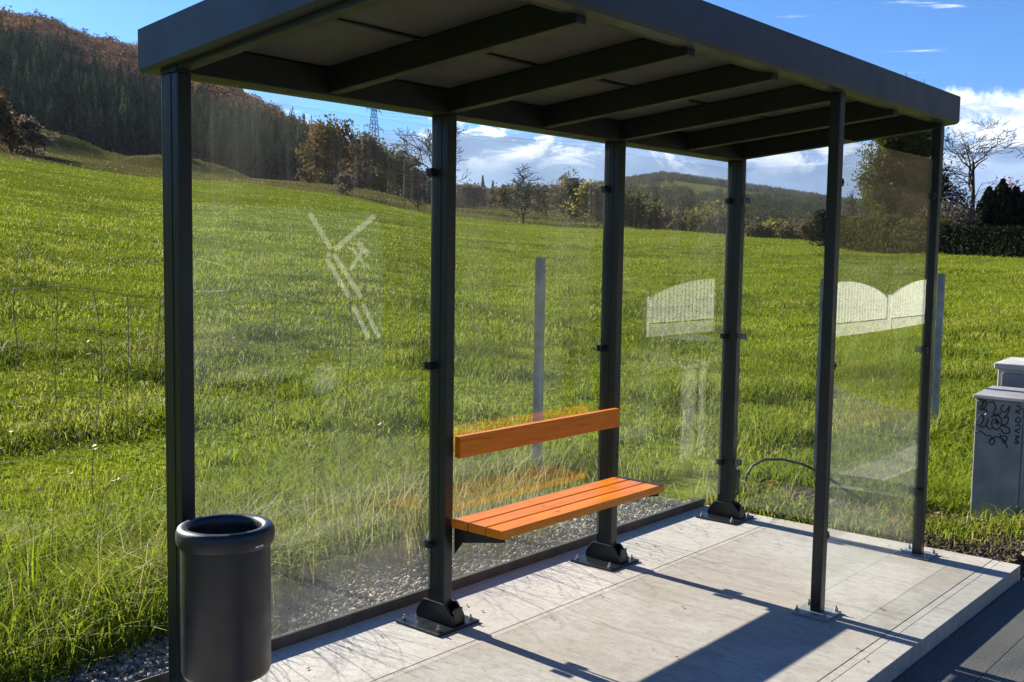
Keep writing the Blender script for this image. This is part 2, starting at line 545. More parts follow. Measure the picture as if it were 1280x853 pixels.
# ------------------------------------------------------------------ world: sky with cloud banks
SUN_EL, SUN_AZ = 24.4, 3.0           # azimuth measured from +Y towards +X
def make_world():
    w = bpy.data.worlds.new('World')
    scene.world = w
    w.use_nodes = True
    t = NT(w.node_tree)
    sky = t.node('ShaderNodeTexSky', sky_type='NISHITA')
    sky.sun_disc = False
    sky.sun_elevation = R(SUN_EL)
    sky.sun_rotation = R(SUN_AZ)
    sky.altitude = 300; sky.air_density = 1.0; sky.dust_density = .4; sky.ozone_density = 2.5
    tc = t.node('ShaderNodeTexCoord')
    g = tc.outputs['Generated']
    s = t.node('ShaderNodeSeparateXYZ'); t.put(s.inputs[0], g)
    el = t.math('MULTIPLY', t.math('ARCSINE', s.outputs[2]), 57.2958)
    az = t.math('MULTIPLY', t.math('ARCTAN2', s.outputs[0], s.outputs[1]), 57.2958)
    def cv(a, b, off):
        c = t.node('ShaderNodeCombineXYZ')
        t.put(c.inputs[0], t.math('MULTIPLY', az, a)); t.put(c.inputs[1], t.math('MULTIPLY', el, b)); c.inputs[2].default_value = off
        return c.outputs[0]
    skyc = t.mix(1.0, sky.outputs[0], (.235, .43, .71), 'MULTIPLY')
    # slate bank low in the sky, ragged upper edge
    edge = t.noise(cv(.10, .22, 3.1), 1.0, 6, .6, .4)
    top = t.math('MULTIPLY_ADD', edge, 7.0, 3.4)
    # the bank stands a little higher towards +X
    bank = t.maprange(t.math('SUBTRACT', top, el), -.4, 1.6)
    shade = t.noise(cv(.16, .5, 8.4), 1.0, 5, .55, .3)
    slate = t.ramp(shade, [(.3, (.95, 1.45, 2.45)), (.55, (1.5, 2.15, 3.4)), (.75, (2.6, 3.3, 4.5))])
    c = t.mix(t.math('MULTIPLY', bank, .92), skyc, slate)
    # bright cumulus heads
    n1 = t.noise(cv(.26, .62, 1.7), 1.0, 9, .66, .7)
    n2 = t.noise(cv(.09, .16, 6.2), 1.0, 3, .5)
    lim = t.math('ADD', n1, t.math('MULTIPLY_ADD', n2, .45, -.225))
    n4 = t.noise(cv(.42, .30, 9.3), 1.0, 6, .6, .4)
    elr = t.math('ADD', el, t.math('MULTIPLY_ADD', n4, 4.4, -2.2))
    hgt = t.math('MULTIPLY', t.maprange(el, 3.8, 6.2), t.maprange(elr, 8.4, 7.8))
    cum = t.math('MULTIPLY', t.maprange(lim, .50, .60), hgt)
    lit = t.ramp(t.noise(cv(.55, 1.3, 4.4), 1.0, 6, .6, .5), [(.3, (2.6, 3.2, 4.2)), (.62, (6.3, 6.5, 6.7))])
    c = t.mix(t.math('MULTIPLY', cum, .95), c, lit)
    # thin high streaks
    n3 = t.noise(cv(.11, 1.5, 2.2), 1.0, 6, .6, .3)
    hi = t.math('MULTIPLY', t.maprange(n3, .63, .75), t.math('MULTIPLY', t.maprange(el, 8.5, 9.0), t.maprange(el, 24, 12)))
    c = t.mix(t.math('MULTIPLY', t.math('MULTIPLY', hi, t.maprange(az, 56, 66)), .75), c, (5.2, 5.7, 6.3))
    bg = t.node('ShaderNodeBackground')
    t.put(bg.inputs['Color'], c)
    bg.inputs['Strength'].default_value = .085
    o = t.node('ShaderNodeOutputWorld')
    t.l.new(bg.outputs[0], o.inputs['Surface'])
make_world()
sd = bpy.data.lights.new('sun', 'SUN')
sd.energy = 5.0
sd.angle = R(.55)
sd.color = (1.0, .93, .82)
sun = bpy.data.objects.new('sun', sd)
COL.objects.link(sun)
sdir = Vector((math.sin(R(SUN_AZ)) * math.cos(R(SUN_EL)), math.cos(R(SUN_AZ)) * math.cos(R(SUN_EL)), math.sin(R(SUN_EL))))
sun.rotation_euler = sdir.to_track_quat('Z', 'Y').to_euler()
sun.location = (0, 0, 30)

# ------------------------------------------------------------------ setting: ground, road, platform
def build_ground():
    az = np.concatenate([np.arange(8, 92, .4), np.arange(92, 368, 2.0)])
    d = np.concatenate([np.arange(.6, 12, .2), 12 * 1.022 ** np.arange(0, 168), [600, 700, 800, 850, 950, 1100, 1300, 1500, 1700, 2100, 2600, 3200]])
    d = np.unique(np.round(d, 3)); d = d[d < 3300]
    A, D = np.meshgrid(np.radians(az), d, indexing='ij')
    X = CAM.x + np.sin(A) * D; Y = CAM.y + np.cos(A) * D
    Z = tz(X.ravel(), Y.ravel()).reshape(X.shape)
    na, nd = X.shape
    V = np.stack([X, Y, Z], -1).reshape(-1, 3)
    ii, jj = np.meshgrid(np.arange(na), np.arange(nd - 1), indexing='ij')
    i2 = (ii + 1) % na
    Q = np.stack([ii * nd + jj, ii * nd + jj + 1, i2 * nd + jj + 1, i2 * nd + jj], -1).reshape(-1, 4)
    # centre disc
    c = len(V)
    V = np.vstack([V, [[CAM.x, CAM.y, -.17]]])
    T = np.stack([np.full(na, c), np.arange(na) * nd, ((np.arange(na) + 1) % na) * nd], -1)
    # zone attribute
    x, y = V[:, 0], V[:, 1]
    dd = np.hypot(x - CAM.x, y - CAM.y); aa = np.degrees(np.arctan2(x - CAM.x, y - CAM.y)) % 360
    e = np.interp(aa, KN[:, 0], KN[:, 1]); hf = np.interp(aa, KN[:, 0], KN[:, 5])
    zone = np.clip((dd - e) / 6, 0, 1)
    wood = np.clip((dd - (hf - 140) - 60 * fbm(x / 40, y / 40, 2)) / 12, 0, 1)
    zone = np.where((aa < 44), np.maximum(zone, 2 * np.clip((dd - 330) / 20, 0, 1)), zone)
    far = np.clip(2 * np.clip((fbm(x / 160, y / 160, 3) - .42) / .06, 0, 1), .6, 2)
    zone = np.where((aa >= 44) & (dd > 420), far, zone)
    zone = np.where((aa > 100) & (aa < 250) & (dd > 32), 2, zone)  # unseen hill gets the dark wood-floor colour, so the panes mirror it dark
    soil = (x > 3.9) & (x < 4.75 + .5 * fbm(x * 3, y * 3, 2)) & (y > -1.8) & (y < .45)
    zone = np.where(soil | ((x > -3) & (x <= 3.95) & (y < .95) & (y > -1.9)), 3, zone)
    zone = np.where((x > 3.9) & (x < 8) & (y < -1.35) & (y > -2), 3, zone)
    ob = np_mesh('ground', V, Q[:, ::-1], T, {'zone': zone}, M_ground, smooth=True)
    ob['kind'] = 'structure'
    return ob
build_ground()

rd = MB().box(-120, 140, -7.0, -1.90, -.26, -.070).build('road', M_asph)
rd['kind'] = 'structure'
gt = MB()
# paved gutter strip along the platform and a lighter carriageway beyond it
gt.box(-120, 140, -1.895, -1.655, -.26, -.072)
g_ = gt.build('gutter', M_asph); g_['kind'] = 'structure'
pv = MB()
x = -9.0
while x < 14:
    L = .98
    pv.box(x, x + L - .008, -2.52, -2.16, -.10, -.064 + random.uniform(-.001, .001))
    x += L
pv_ = pv.build('road_paving_strip', M_gutter, bevel=.006); pv_['kind'] = 'structure'

pl = MB()
pl.box(-1.6, 3.93, -1.625, .245, -.20, -.02)
pl.box(-1.6, 3.95, -1.4985, -.2665, -.03, 0)
plat = pl.build('platform', M_slab); plat['kind'] = 'structure'
ed = MB()
ed.box(-1.6, 3.95, -.2635, .25, -.03, 0.0005)
xs = [-1.6, .55, 1.75, 2.95, 3.95]
ed2 = MB()
for a, b in zip(xs[:-1], xs[1:]):
    ed2.box(a + .0015, b - .0015, -1.64, -1.5405, -.17, -.001)
    ed2.box(a + .0015, b - .0015, -1.5385, -1.501, -.03, -.0015)
e1 = ed.build('platform_border', M_slab_edge, bevel=.003); e1['kind'] = 'structure'
e2 = ed2.build('kerb', M_slab_edge, bevel=.002); e2['kind'] = 'structure'

rail = MB()
rail.box(-1.6, 3.93, .253, .262, -.08, .052)
rail.box(-1.6, 3.93, .262, .30, -.012, -.004)
tag(rail.build('steel_edging', M_rust, bevel=.0015), 'long rusty brown steel edging strip between concrete platform and gravel', 'edging')

# ------------------------------------------------------------------ bus shelter
A = [0.0, 1.2535, 2.4919, 3.7549]
FX = [2.4915, 3.7587]
FY = -1.1682
shelter = thing('bus_shelter', (1.88, -.55, 0), 'dark anthracite steel bus shelter with glass panes and flat slightly sloping roof', 'bus shelter')
def zb(y):  # beam underside; y is blender y (road side negative)
    return 2.1655 + .0955 * (-y)
def zf(y):
    return 2.1837 + .1040 * (-y)
def bolt(mb, x, y, z, r=.009, h=.012):
    mb.tube([(x, y, z), (x, y, z + h)], r, 6)
    mb.tube([(x, y, z), (x, y, z + h * 2.0)], r * .5, 6)
for i, x in enumerate(A):
    m = MB(); top = zb(0)
    m.box(x - .026, x + .026, -.049, .049, .004, top)
    po = m.build('post', M_frame, shelter, bevel=.004)
    b = MB()
    b.box(x - .0285, x - .0255, -.012, .022, .13, top - .003)
    b.build('glazing_bead', M_frame, po, bevel=.001)
    f = MB()
    f.box(x - .142, x + .112, -.135, .131, .001, .013)
    bp = f.build('base_plate', M_black, po, bevel=.004)
    g = MB()
    pts = [(-.115, .013), (.108, .013), (.107, .030), (.098, .056), (.062, .100), (-.066, .100), (-.108, .056), (-.115, .034)]
    for w0, w1 in ((x - .040, x - .028), (x + .028, x + .040)):
        g = MB(); g.prism(pts, lambda u, v, w: (w, u, v), w0, w1)
        g.build('gusset', M_black, po, bevel=.003)
    g = MB(); g.box(x - .0275, x + .0275, -.112, -.104, .0135, .085)
    g.build('gusset', M_black, po, bevel=.003)
    bb = MB()
    for sx, sy in ((-.115, -.105), (-.115, .10), (.085, -.105), (.085, .10)):
        bb = MB(); bolt(bb, x + sx, sy, .013)
        bb.build('anchor_bolt', M_foot, po)
for x in FX:
    m = MB()
    m.box(x - .025, x + .025, FY - .025, FY + .025, .004, zf(FY) + .0045)
    po = m.build('post', M_frame, shelter, bevel=.004)
    f = MB(); f.box(x - .088, x + .072, FY - .085, FY + .085, .001, .011)
    f.build('base_plate', M_foot, po, bevel=.003)
    bb = MB()
    for sx, sy in ((-.07, -.065), (-.07, .065), (.054, -.065), (.054, .065)):
        bb = MB(); bolt(bb, x + sx, FY + sy, .011, .009, .013)
        bb.build('anchor_bolt', M_foot, po)
# beams
def beam_y(x, w=.05, dep=.10, y0=-.045, y1=FY - .0125, name='roof_beam'):
    m = MB()
    a, b = y0, y1
    h = w / 2
    m.hexa([(x - h, b, zb(b) + .004), (x + h, b, zb(b) + .004), (x + h, a, zb(a) + .004), (x - h, a, zb(a) + .004),
            (x - h, b, zb(b) + dep), (x + h, b, zb(b) + dep), (x + h, a, zb(a) + dep), (x - h, a, zb(a) + dep)])
    return m.build(name, M_beam, shelter, bevel=.003)
for k in range(7):
    x = 3.7549 * k / 6
    beam_y(x, .05, .098)
m = MB(); m.box(-.03, 3.785, -.046, .046, zb(0), zb(0) + .10); m.build('roof_beam', M_beam, shelter, bevel=.003)
m = MB(); m.box(-.03, 3.785, FY - .012, FY + .030, zf(FY) + .006, zb(FY) + .11); m.build('roof_beam', M_beam, shelter, bevel=.003)
# roof sheet in two runs with a seam
yb, yf = .118, -1.228
def sheet(y0, y1):
    m = MB()
    a, b = y0, y1
    m.hexa([(-.05, b, zb(b) + .101), (3.86, b, zb(b) + .101), (3.86, a, zb(a) + .101), (-.05, a, zb(a) + .101),
            (-.05, b, zb(b) + .118), (3.86, b, zb(b) + .118), (3.86, a, zb(a) + .118), (-.05, a, zb(a) + .118)])
    return m.build('roof_sheet', M_ceiling, shelter)
sheet(yb, -.520); sheet(-.526, yf)
m = MB()
for k in range(6):
    x0 = 3.7549 * k / 6 + .03; x1 = 3.7549 * (k + 1) / 6 - .03
    m.box(x0, x1, -.535, -.511, zb(-.523) + .094, zb(-.523) + .1005)
m.build('roof_seam', M_frame, shelter)
# fascia: outer skin with an inward lip below
x0, x1 = -.0601, 3.8696
Yb, Yf = .128, -1.238
def fas(p, q, inward, ends):
    """p,q: xy of the outer edge run; inward: xy unit"""
    m = MB()
    def pt(base, k, z): return (base[0] + inward[0] * k, base[1] + inward[1] * k, z)
    prof = [(0, .012), (.010, 0), (.055, 0), (.055, .004), (.012, .004), (.004, .016), (.004, .136), (.03, .139), (.03, .143), (0, .143)]
    n = len(prof)
    vv = []
    for b_, sgn in ((p, ends[0]), (q, ends[1])):
        for k, z in prof:
            along = (b_[0] + sgn[0] * k, b_[1] + sgn[1] * k)
            vv.append((along[0] + inward[0] * k, along[1] + inward[1] * k, zf(along[1] + inward[1] * k) + z))
    ff = [(i, (i + 1) % n, n + (i + 1) % n, n + i) for i in range(n)]
    m.add(vv, ff)
    return m.build('fascia', M_fascia, shelter)
fas((x0, Yf), (x1, Yf), (0, 1), ((1, 0), (-1, 0)))
fas((x1, Yb), (x0, Yb), (0, -1), ((-1, 0), (1, 0)))
fas((x0, Yb), (x0, Yf), (1, 0), ((0, -1), (0, 1)))
fas((x1, Yf), (x1, Yb), (-1, 0), ((0, 1), (0, -1)))
# roof top skin
m = MB()
m.hexa([(x0 + .01, Yf + .01, zf(Yf) + .128), (x1 - .01, Yf + .01, zf(Yf) + .128), (x1 - .01, Yb - .01, zf(Yb) + .128), (x0 + .01, Yb - .01, zf(Yb) + .128),
        (x0 + .01, Yf + .01, zf(Yf) + .134), (x1 - .01, Yf + .01, zf(Yf) + .134), (x1 - .01, Yb - .01, zf(Yb) + .134), (x0 + .01, Yb - .01, zf(Yb) + .134)])
m.build('roof_skin', M_frame, shelter)
# panes
def pane_box(x0, x1, y0, y1, z0, z1):
    m = MB(); m.box(x0, x1, y0, y1, z0, z1)
    o = m.build('glass_pane', M_glass, shelter)
    o.data.materials.append(M_gedge)
    thin_x = (x1 - x0) < (y1 - y0)
    for p in o.data.polygons:
        n = p.normal
        big = abs(n.x) if thin_x else abs(n.y)
        if big < .5: p.material_index = 1
    return o
CZ = (.35, 1.12, 1.93)
def clamp(o, x, y, z, along='x', s=1):
    m = MB()
    if along == 'x':
        m.box(x - .016, x + .016, y - .017, y - .0045, z - .017, z + .017)
        m.box(x - .016, x + .016, y + .0045, y + .017, z - .017, z + .017)
        m.tube([(x, y - .017, z), (x, y - .024, z)], .007, 8)
    else:
        m.box(x - .017, x - .0045, y - .016, y + .016, z - .017, z + .017)
        m.box(x + .0045, x + .017, y - .016, y + .016, z - .017, z + .017)
        m.tube([(x - .017, y, z), (x - .024, y, z)], .007, 8)
    m.build('glass_clamp', M_clamp if along == 'y' else M_frame, o, bevel=.002)
for i in range(3):
    o = pane_box(A[i] + .034, A[i + 1] - .034, .026, .034, .150, 2.122)
    for z in CZ:
        clamp(o, A[i + 1] - .047, .03, z); clamp(o, A[i] + .047, .03, z)
o = pane_box(FX[0] + .034, FX[1] - .062, FY - .004, FY + .004, .085, 2.12)
for z in CZ:
    clamp(o, FX[1] - .045, FY, z); clamp(o, FX[0] + .045, FY, z)
o = pane_box(3.7509, 3.7589, FY + .034, -.066, .085, 2.12)
for z in CZ:
    clamp(o, 3.7549, -.075, z, 'y'); clamp(o, 3.7549, FY + .045, z, 'y')

# ------------------------------------------------------------------ bench between the second and third posts
bench = thing('wooden_bench', (1.87, -.2, .4), 'orange stained wooden bench with three seat slats and one backrest board', 'bench')
sx0, sx1 = 1.262, 2.492
for k in range(3):
    y1 = -.058 - k * .099
    y0 = y1 - .090
    m = MB(); m.box(sx0, sx1, y0, y1, .425, .460)
    m.build('seat_slat', M_wood, bench, bevel=.003)
m = MB(); m.box(1.282, 2.468, -.086, -.051, .724, .818)
m.build('backrest', M_wood, bench, bevel=.003)
for xp in (A[1] + .034, A[2] - .034 - .008):
    m = MB()
    m.prism([(-.050, .30), (-.050, .424), (-.335, .424), (-.335, .405), (-.10, .36)], lambda u, v, w: (w, u, v), xp, xp + .008)
    m.box(xp - .002 if xp < 2 else xp - .034, xp + .042 if xp < 2 else xp + .010, -.335, -.05, .4185, .4245)
    m.build('seat_bracket', M_frame, bench, bevel=.001)

# ------------------------------------------------------------------ litter bin on the first post
bx, by, bz = .020, -.230, .208
bn = thing('litter_bin', (bx, by, bz), 'black round litter bin with thick rolled rim mounted in front of the nearest post', 'litter bin')
m = MB()
m.lathe([(0, 0), (.124, 0), (.138, .008), (.143, .022), (.143, .447), (.1405, .4475), (.1395, .447), (.1395, .025), (.13, .012), (0, .012)], (bx, by, bz), 64)
m.build('body', M_bin, bn, smooth=True).data.set_sharp_from_angle(angle=R(50))
m = MB()
prof = []
for k in range(25):
    a = 2 * math.pi * k / 24
    ca, sa = math.cos(a), math.sin(a)
    prof.append((.1345 + .0225 * math.copysign(abs(ca) ** .8, ca), .465 + .034 * math.copysign(abs(sa) ** .8, sa)))
m.lathe(prof, (bx, by, bz), 72)
m.build('rim', M_bin, bn, smooth=True)
m = MB()
m.lathe([(.112, .457), (.112, .05), (0, .05)], (bx, by, bz), 48)
m.build('liner', M_bin_in, bn, smooth=True)
m = MB()
a0 = math.radians(-83)
for k in range(6):
    a = a0 + (k - 2.5) * .030
    r = .1578
    c_ = Vector((bx + r * math.cos(a), by + r * math.sin(a), bz + .451))
    tx = Vector((-math.sin(a), math.cos(a), 0)); nn = Vector((math.cos(a), math.sin(a), 0))
    w = .0024 if 0 < k < 5 else .0035
    hz = .0020 if 0 < k < 5 else .003
    P = [c_ - tx * w - Vector((0, 0, hz)), c_ + tx * w - Vector((0, 0, hz)), c_ + tx * w + Vector((0, 0, hz)), c_ - tx * w + Vector((0, 0, hz))]
    m.hexa([P[0] - nn * .003, P[1] - nn * .003, P[1] + nn * .001, P[0] + nn * .001, P[3] - nn * .003, P[2] - nn * .003, P[2] + nn * .001, P[3] + nn * .001])
m.build('name_plate', M_plate, bn)
for zz in (.10, .30):
    m = MB(); m.box(bx - .03, bx + .03, -.075, -.0505, bz + zz, bz + zz + .04)
    m.build('mounting_bracket', M_steel, bn, bevel=.002)

# ------------------------------------------------------------------ cabinets
CX, CY0, CY1 = 5.03, -1.325, -1.05
c1 = thing('utility_cabinet', (5.2, -1.19, -.06), 'grey street utility cabinet with black graffiti scrawls on its narrow side', 'utility cabinet')
m = MB(); m.box(CX, CX + .36, CY0, CY1, -.10, .725); m.build('body', M_cab, c1, bevel=.006)
m = MB()
m.hexa([(CX - .018, CY0 - .018, .7255), (CX + .38, CY0 - .018, .7255), (CX + .38, CY1 + .018, .7255), (CX - .018, CY1 + .018, .7255),
        (CX - .012, CY0 - .012, .748), (CX + .37, CY0 - .012, .772), (CX + .37, CY1 + .012, .772), (CX - .012, CY1 + .012, .748)])
m.build('lid', M_cab, c1, bevel=.004)
m = MB(); m.box(CX + .03, CX + .33, CY0 - .012, CY0 - .001, .0, .69); m.build('door', M_cab, c1, bevel=.003)
m = MB(); m.box(CX - .02, CX + .39, CY0 - .02, CY1 + .02, -.17, -.045); m.build('plinth', M_conc2, c1, bevel=.006)
def sq(pts, r=.0042):
    """scribble stroke on the narrow side: u from left(back) to right(front), v up, 0..1 of the panel"""
    P = []
    n = len(pts)
    for i in range(n - 1):
        p0 = pts[max(i - 1, 0)]; p1 = pts[i]; p2 = pts[i + 1]; p3 = pts[min(i + 2, n - 1)]
        for s_ in range(6):
            t_ = s_ / 6
            q = [.5 * ((2 * p1[k]) + (-p0[k] + p2[k]) * t_ + (2 * p0[k] - 5 * p1[k] + 4 * p2[k] - p3[k]) * t_ ** 2 + (-p0[k] + 3 * p1[k] - 3 * p2[k] + p3[k]) * t_ ** 3) for k in (0, 1)]
            P.append(q)
    P.append(pts[-1])
    return [(CX - .001, CY1 - u * (CY1 - CY0), .725 - (1 - v) * .30) for u, v in P], r
gr = MB()
strokes = [
 [(.05, .93), (.12, .98), (.16, .90), (.08, .80), (.16, .76), (.24, .88), (.20, .97), (.15, .80), (.26, .74), (.22, .66)],
 [(.28, .92), (.38, .95), (.44, .84), (.40, .70), (.46, .66), (.56, .74)],
 [(.62, .92), (.56, .84), (.60, .76), (.68, .80), (.74, .90), (.70, .72), (.64, .66)],
 [(.03, .50), (.12, .66), (.20, .58), (.14, .46), (.06, .44), (.22, .40), (.30, .58), (.26, .44), (.34, .36), (.40, .44)],
 [(.36, .62), (.46, .70), (.56, .62), (.58, .48), (.50, .38), (.40, .42), (.38, .54), (.46, .60), (.54, .52)],
 [(.44, .50), (.47, .56), (.50, .48), (.53, .55)],
 [(.60, .62), (.72, .66), (.70, .52), (.60, .48), (.74, .44), (.76, .34), (.64, .32), (.58, .40)],
 [(.02, .26), (.14, .30), (.28, .22), (.38, .24)],
 [(.34, .10), (.40, .20), (.46, .12), (.40, .04), (.34, .12), (.50, .22), (.64, .18), (.74, .02)],
 [(.56, .30), (.66, .12), (.72, .24), (.62, .26)],
 [(.88, .92), (.96, .90), (.98, .84), (.88, .80), (.98, .76)],
 [(.90, .68), (.98, .66), (.97, .58), (.89, .58), (.89, .66)],
 [(.88, .50), (.97, .52), (.97, .44), (.88, .40), (.97, .36)],
 [(.88, .28), (.98, .28), (.90, .22), (.98, .16), (.88, .14)],
]
for st in strokes:
    P, r = sq(st)
    # flat ribbon of ink, a millimetre thick
    gr.tube([(p[0], p[1], p[2]) for p in P], r * .95, 5)
gr.build('graffiti', M_ink, c1)
m = MB(); m.tube([(CX + .30, CY0 - .012, .36), (CX + .30, CY0 - .024, .36)], .013, 12); m.build('lock', M_foot, c1)
c2 = thing('utility_cabinet', (5.75, -1.25, -.06), 'paler taller utility cabinet standing behind the graffiti cabinet', 'utility cabinet')
m = MB(); m.box(5.52, 5.86, -1.50, -1.035, -.10, .875); m.build('body', M_cab2, c2, bevel=.006)
m = MB(); m.hexa([(5.50, -1.52, .8755), (5.88, -1.52, .8755), (5.88, -1.015, .8755), (5.50, -1.015, .8755), (5.50, -1.52, .915), (5.88, -1.52, .93), (5.88, -1.015, .93), (5.50, -1.015, .915)]); m.build('lid', M_cab2, c2, bevel=.006)
m = MB(); m.box(5.508, 5.519, -1.47, -1.065, .05, .85); m.build('door', M_cab, c2, bevel=.003)

# ------------------------------------------------------------------ posts, wire fence, cable
def steel_post(x, y, top, label, lean=(0, 0)):
    z0 = tz1(x, y)
    o = thing('fence_post', (x, y, z0), label, 'fence post', 'galvanised fence posts in the grass')
    m = MB()
    w, t_ = .026, .006
    poly = [(-w, -w), (w, -w), (w, -w + t_), (-w + t_, -w + t_), (-w + t_, w - t_), (w, w - t_), (w, w), (-w, w)]
    m.prism(poly, lambda u, v, q: (x + u + lean[0] * (q - z0), y + v + lean[1] * (q - z0), q), z0 - .15, top)
    m.build('channel', M_galv, o)
    return o
steel_post(3.88, 1.60, 1.57, 'galvanised steel fence post seen through the glass above the bench')
steel_post(5.325, .115, 1.45, 'grey steel fence post just beyond the end pane of the shelter')
steel_post(7.98, .18, 1.47, 'lone grey steel post in the grass between shelter and graffiti cabinet')

wf = thing('wire_fence', (1.0, 1.3, 0), 'thin sagging wire mesh fence in the long grass behind the shelter', 'wire fence')
FYW = 1.25
def topz(x):
    return 1.475 - .055 * math.sin(np.clip((x + 1.6) / 5.1, 0, 1) * math.pi) - .035 * np.clip(x + .3, 0, 2) + .02 * math.sin(x * 7)
xsw = np.linspace(-1.7, 3.5, 60)
for lev, (dz, wob) in enumerate(((0, .0), (.245, .01), (.48, .02), (.72, .03), (.98, .03))):
    hw = MB()
    xs_ = xsw if lev == 0 else xsw[xsw < .95]
    hw.tube([(x, FYW + .02 * math.sin(x * 3 + lev) + (.09 * max(0, (3.5 - x) / 5) * 0), topz(x) - dz * (1 - .04 * math.sin(x * 2.0)) + wob * math.sin(x * 4.3 + lev)) for x in xs_], .0021 if lev == 0 else .0013, 4)
    hw.build('line_wire', M_wire, wf)
xx = -1.6; k = 0
random.seed(11)
while xx < 3.45:
    amp = random.uniform(0, .012) if k % 4 else .035
    ph = random.uniform(0, 6)
    pts = []
    for s_ in range(9):
        t_ = s_ / 8
        pts.append((xx + amp * math.sin(t_ * 5 + ph) + .02 * t_ * math.sin(k * 1.7), FYW + .004, topz(xx) - t_ * ((.95, .62, .34, .5)[k % 4])))
    if xx < .75 or k % 3 == 0:
        vw = MB(); vw.tube(pts, .0019, 4); vw.build('stay_wire', M_wire, wf)
    xx += .163; k += 1

cb = MB()
cz0 = -.06
pts = [(4.42, .24, cz0 - .02), (4.43, .235, .02), (4.44, .23, .12), (4.47, .20, .19), (4.52, .14, .232), (4.60, .05, .235), (4.70, -.06, .20), (4.80, -.17, .13), (4.90, -.27, .03), (4.98, -.34, -.07)]
cb.tube(pts, .0085, 8)
tag(cb.build('cable', M_cable, smooth=True), 'black cable arching out of the soil beside the rear corner post', 'cable')
cp = MB()
cp.tube([(4.20, .17, -.1), (4.20, .17, .19)], .019, 12)
cp.tube([(4.20, .17, .19), (4.20, .17, .21)], .022, 12)
tag(cp.build('conduit_stub', M_cable), 'short dark conduit stub standing beside the rear corner post foot', 'conduit')

# ------------------------------------------------------------------ grass and ground cover
def blades(px, py, pz, h, w, lean, rnd, bend=1.0):
    """one bent blade per entry: 5 vertices, a quad and a triangle"""
    n = len(px)
    a = rng.random(n) * 2 * math.pi
    la = rng.random(n) * 2 * math.pi
    ux, uy = np.cos(a) * w * .5, np.sin(a) * w * .5
    lx, ly = np.cos(la) * lean, np.sin(la) * lean
    V = np.zeros((n, 5, 3), np.float32)
    V[:, 0] = np.stack([px - ux, py - uy, pz - .02], -1)
    V[:, 1] = np.stack([px + ux, py + uy, pz - .02], -1)
    mx, my, mz = px + lx * .35 * h, py + ly * .35 * h, pz + h * .60
    V[:, 2] = np.stack([mx + ux * .8, my + uy * .8, mz], -1)
    V[:, 3] = np.stack([mx - ux * .8, my - uy * .8, mz], -1)
    tipz = pz + h * np.clip(1.0 - .28 * lean * bend, .35, 1)
    V[:, 4] = np.stack([px + lx * h, py + ly * h, tipz], -1)
    b = np.arange(n)[:, None] * 5
    Q = b + np.array([[0, 1, 2, 3]]); T = b + np.array([[3, 2, 4]])
    return V.reshape(-1, 3), Q, T, np.repeat(rnd, 5)

def sector(n, d0, d1, a0, a1):
    d = np.sqrt(rng.random(n) * (d1 * d1 - d0 * d0) + d0 * d0)
    a = np.radians(a0 + rng.random(n) * (a1 - a0))
    return CAM.x + np.sin(a) * d, CAM.y + np.cos(a) * d, d

def grass_ok(x, y):
    edge = np.interp(x, [.2, 1.0], [.60, .86]) + .28 * (fbm(x * 1.6, y * 1.6, 2) - .5)
    ok = (y > edge)
    right = (x > 4.78 + .5 * (fbm(x * 2 + 9, y * 2, 2) - .3)) & (y > -1.50 + .2 * fbm(x * 3, y * 3, 2))
    right &= ~((x < 5.06) & (y < -.78) & (fbm(x * 5, y * 5, 2) < .62))
    right &= ~((x > 4.97) & (x < 5.45) & (y < -1.0) & (y > -1.4))
    right &= ~((x > 5.48) & (x < 5.92) & (y < -.98))
    ok = np.where((x > 4.0) & (y < .95), right, ok)
    return ok

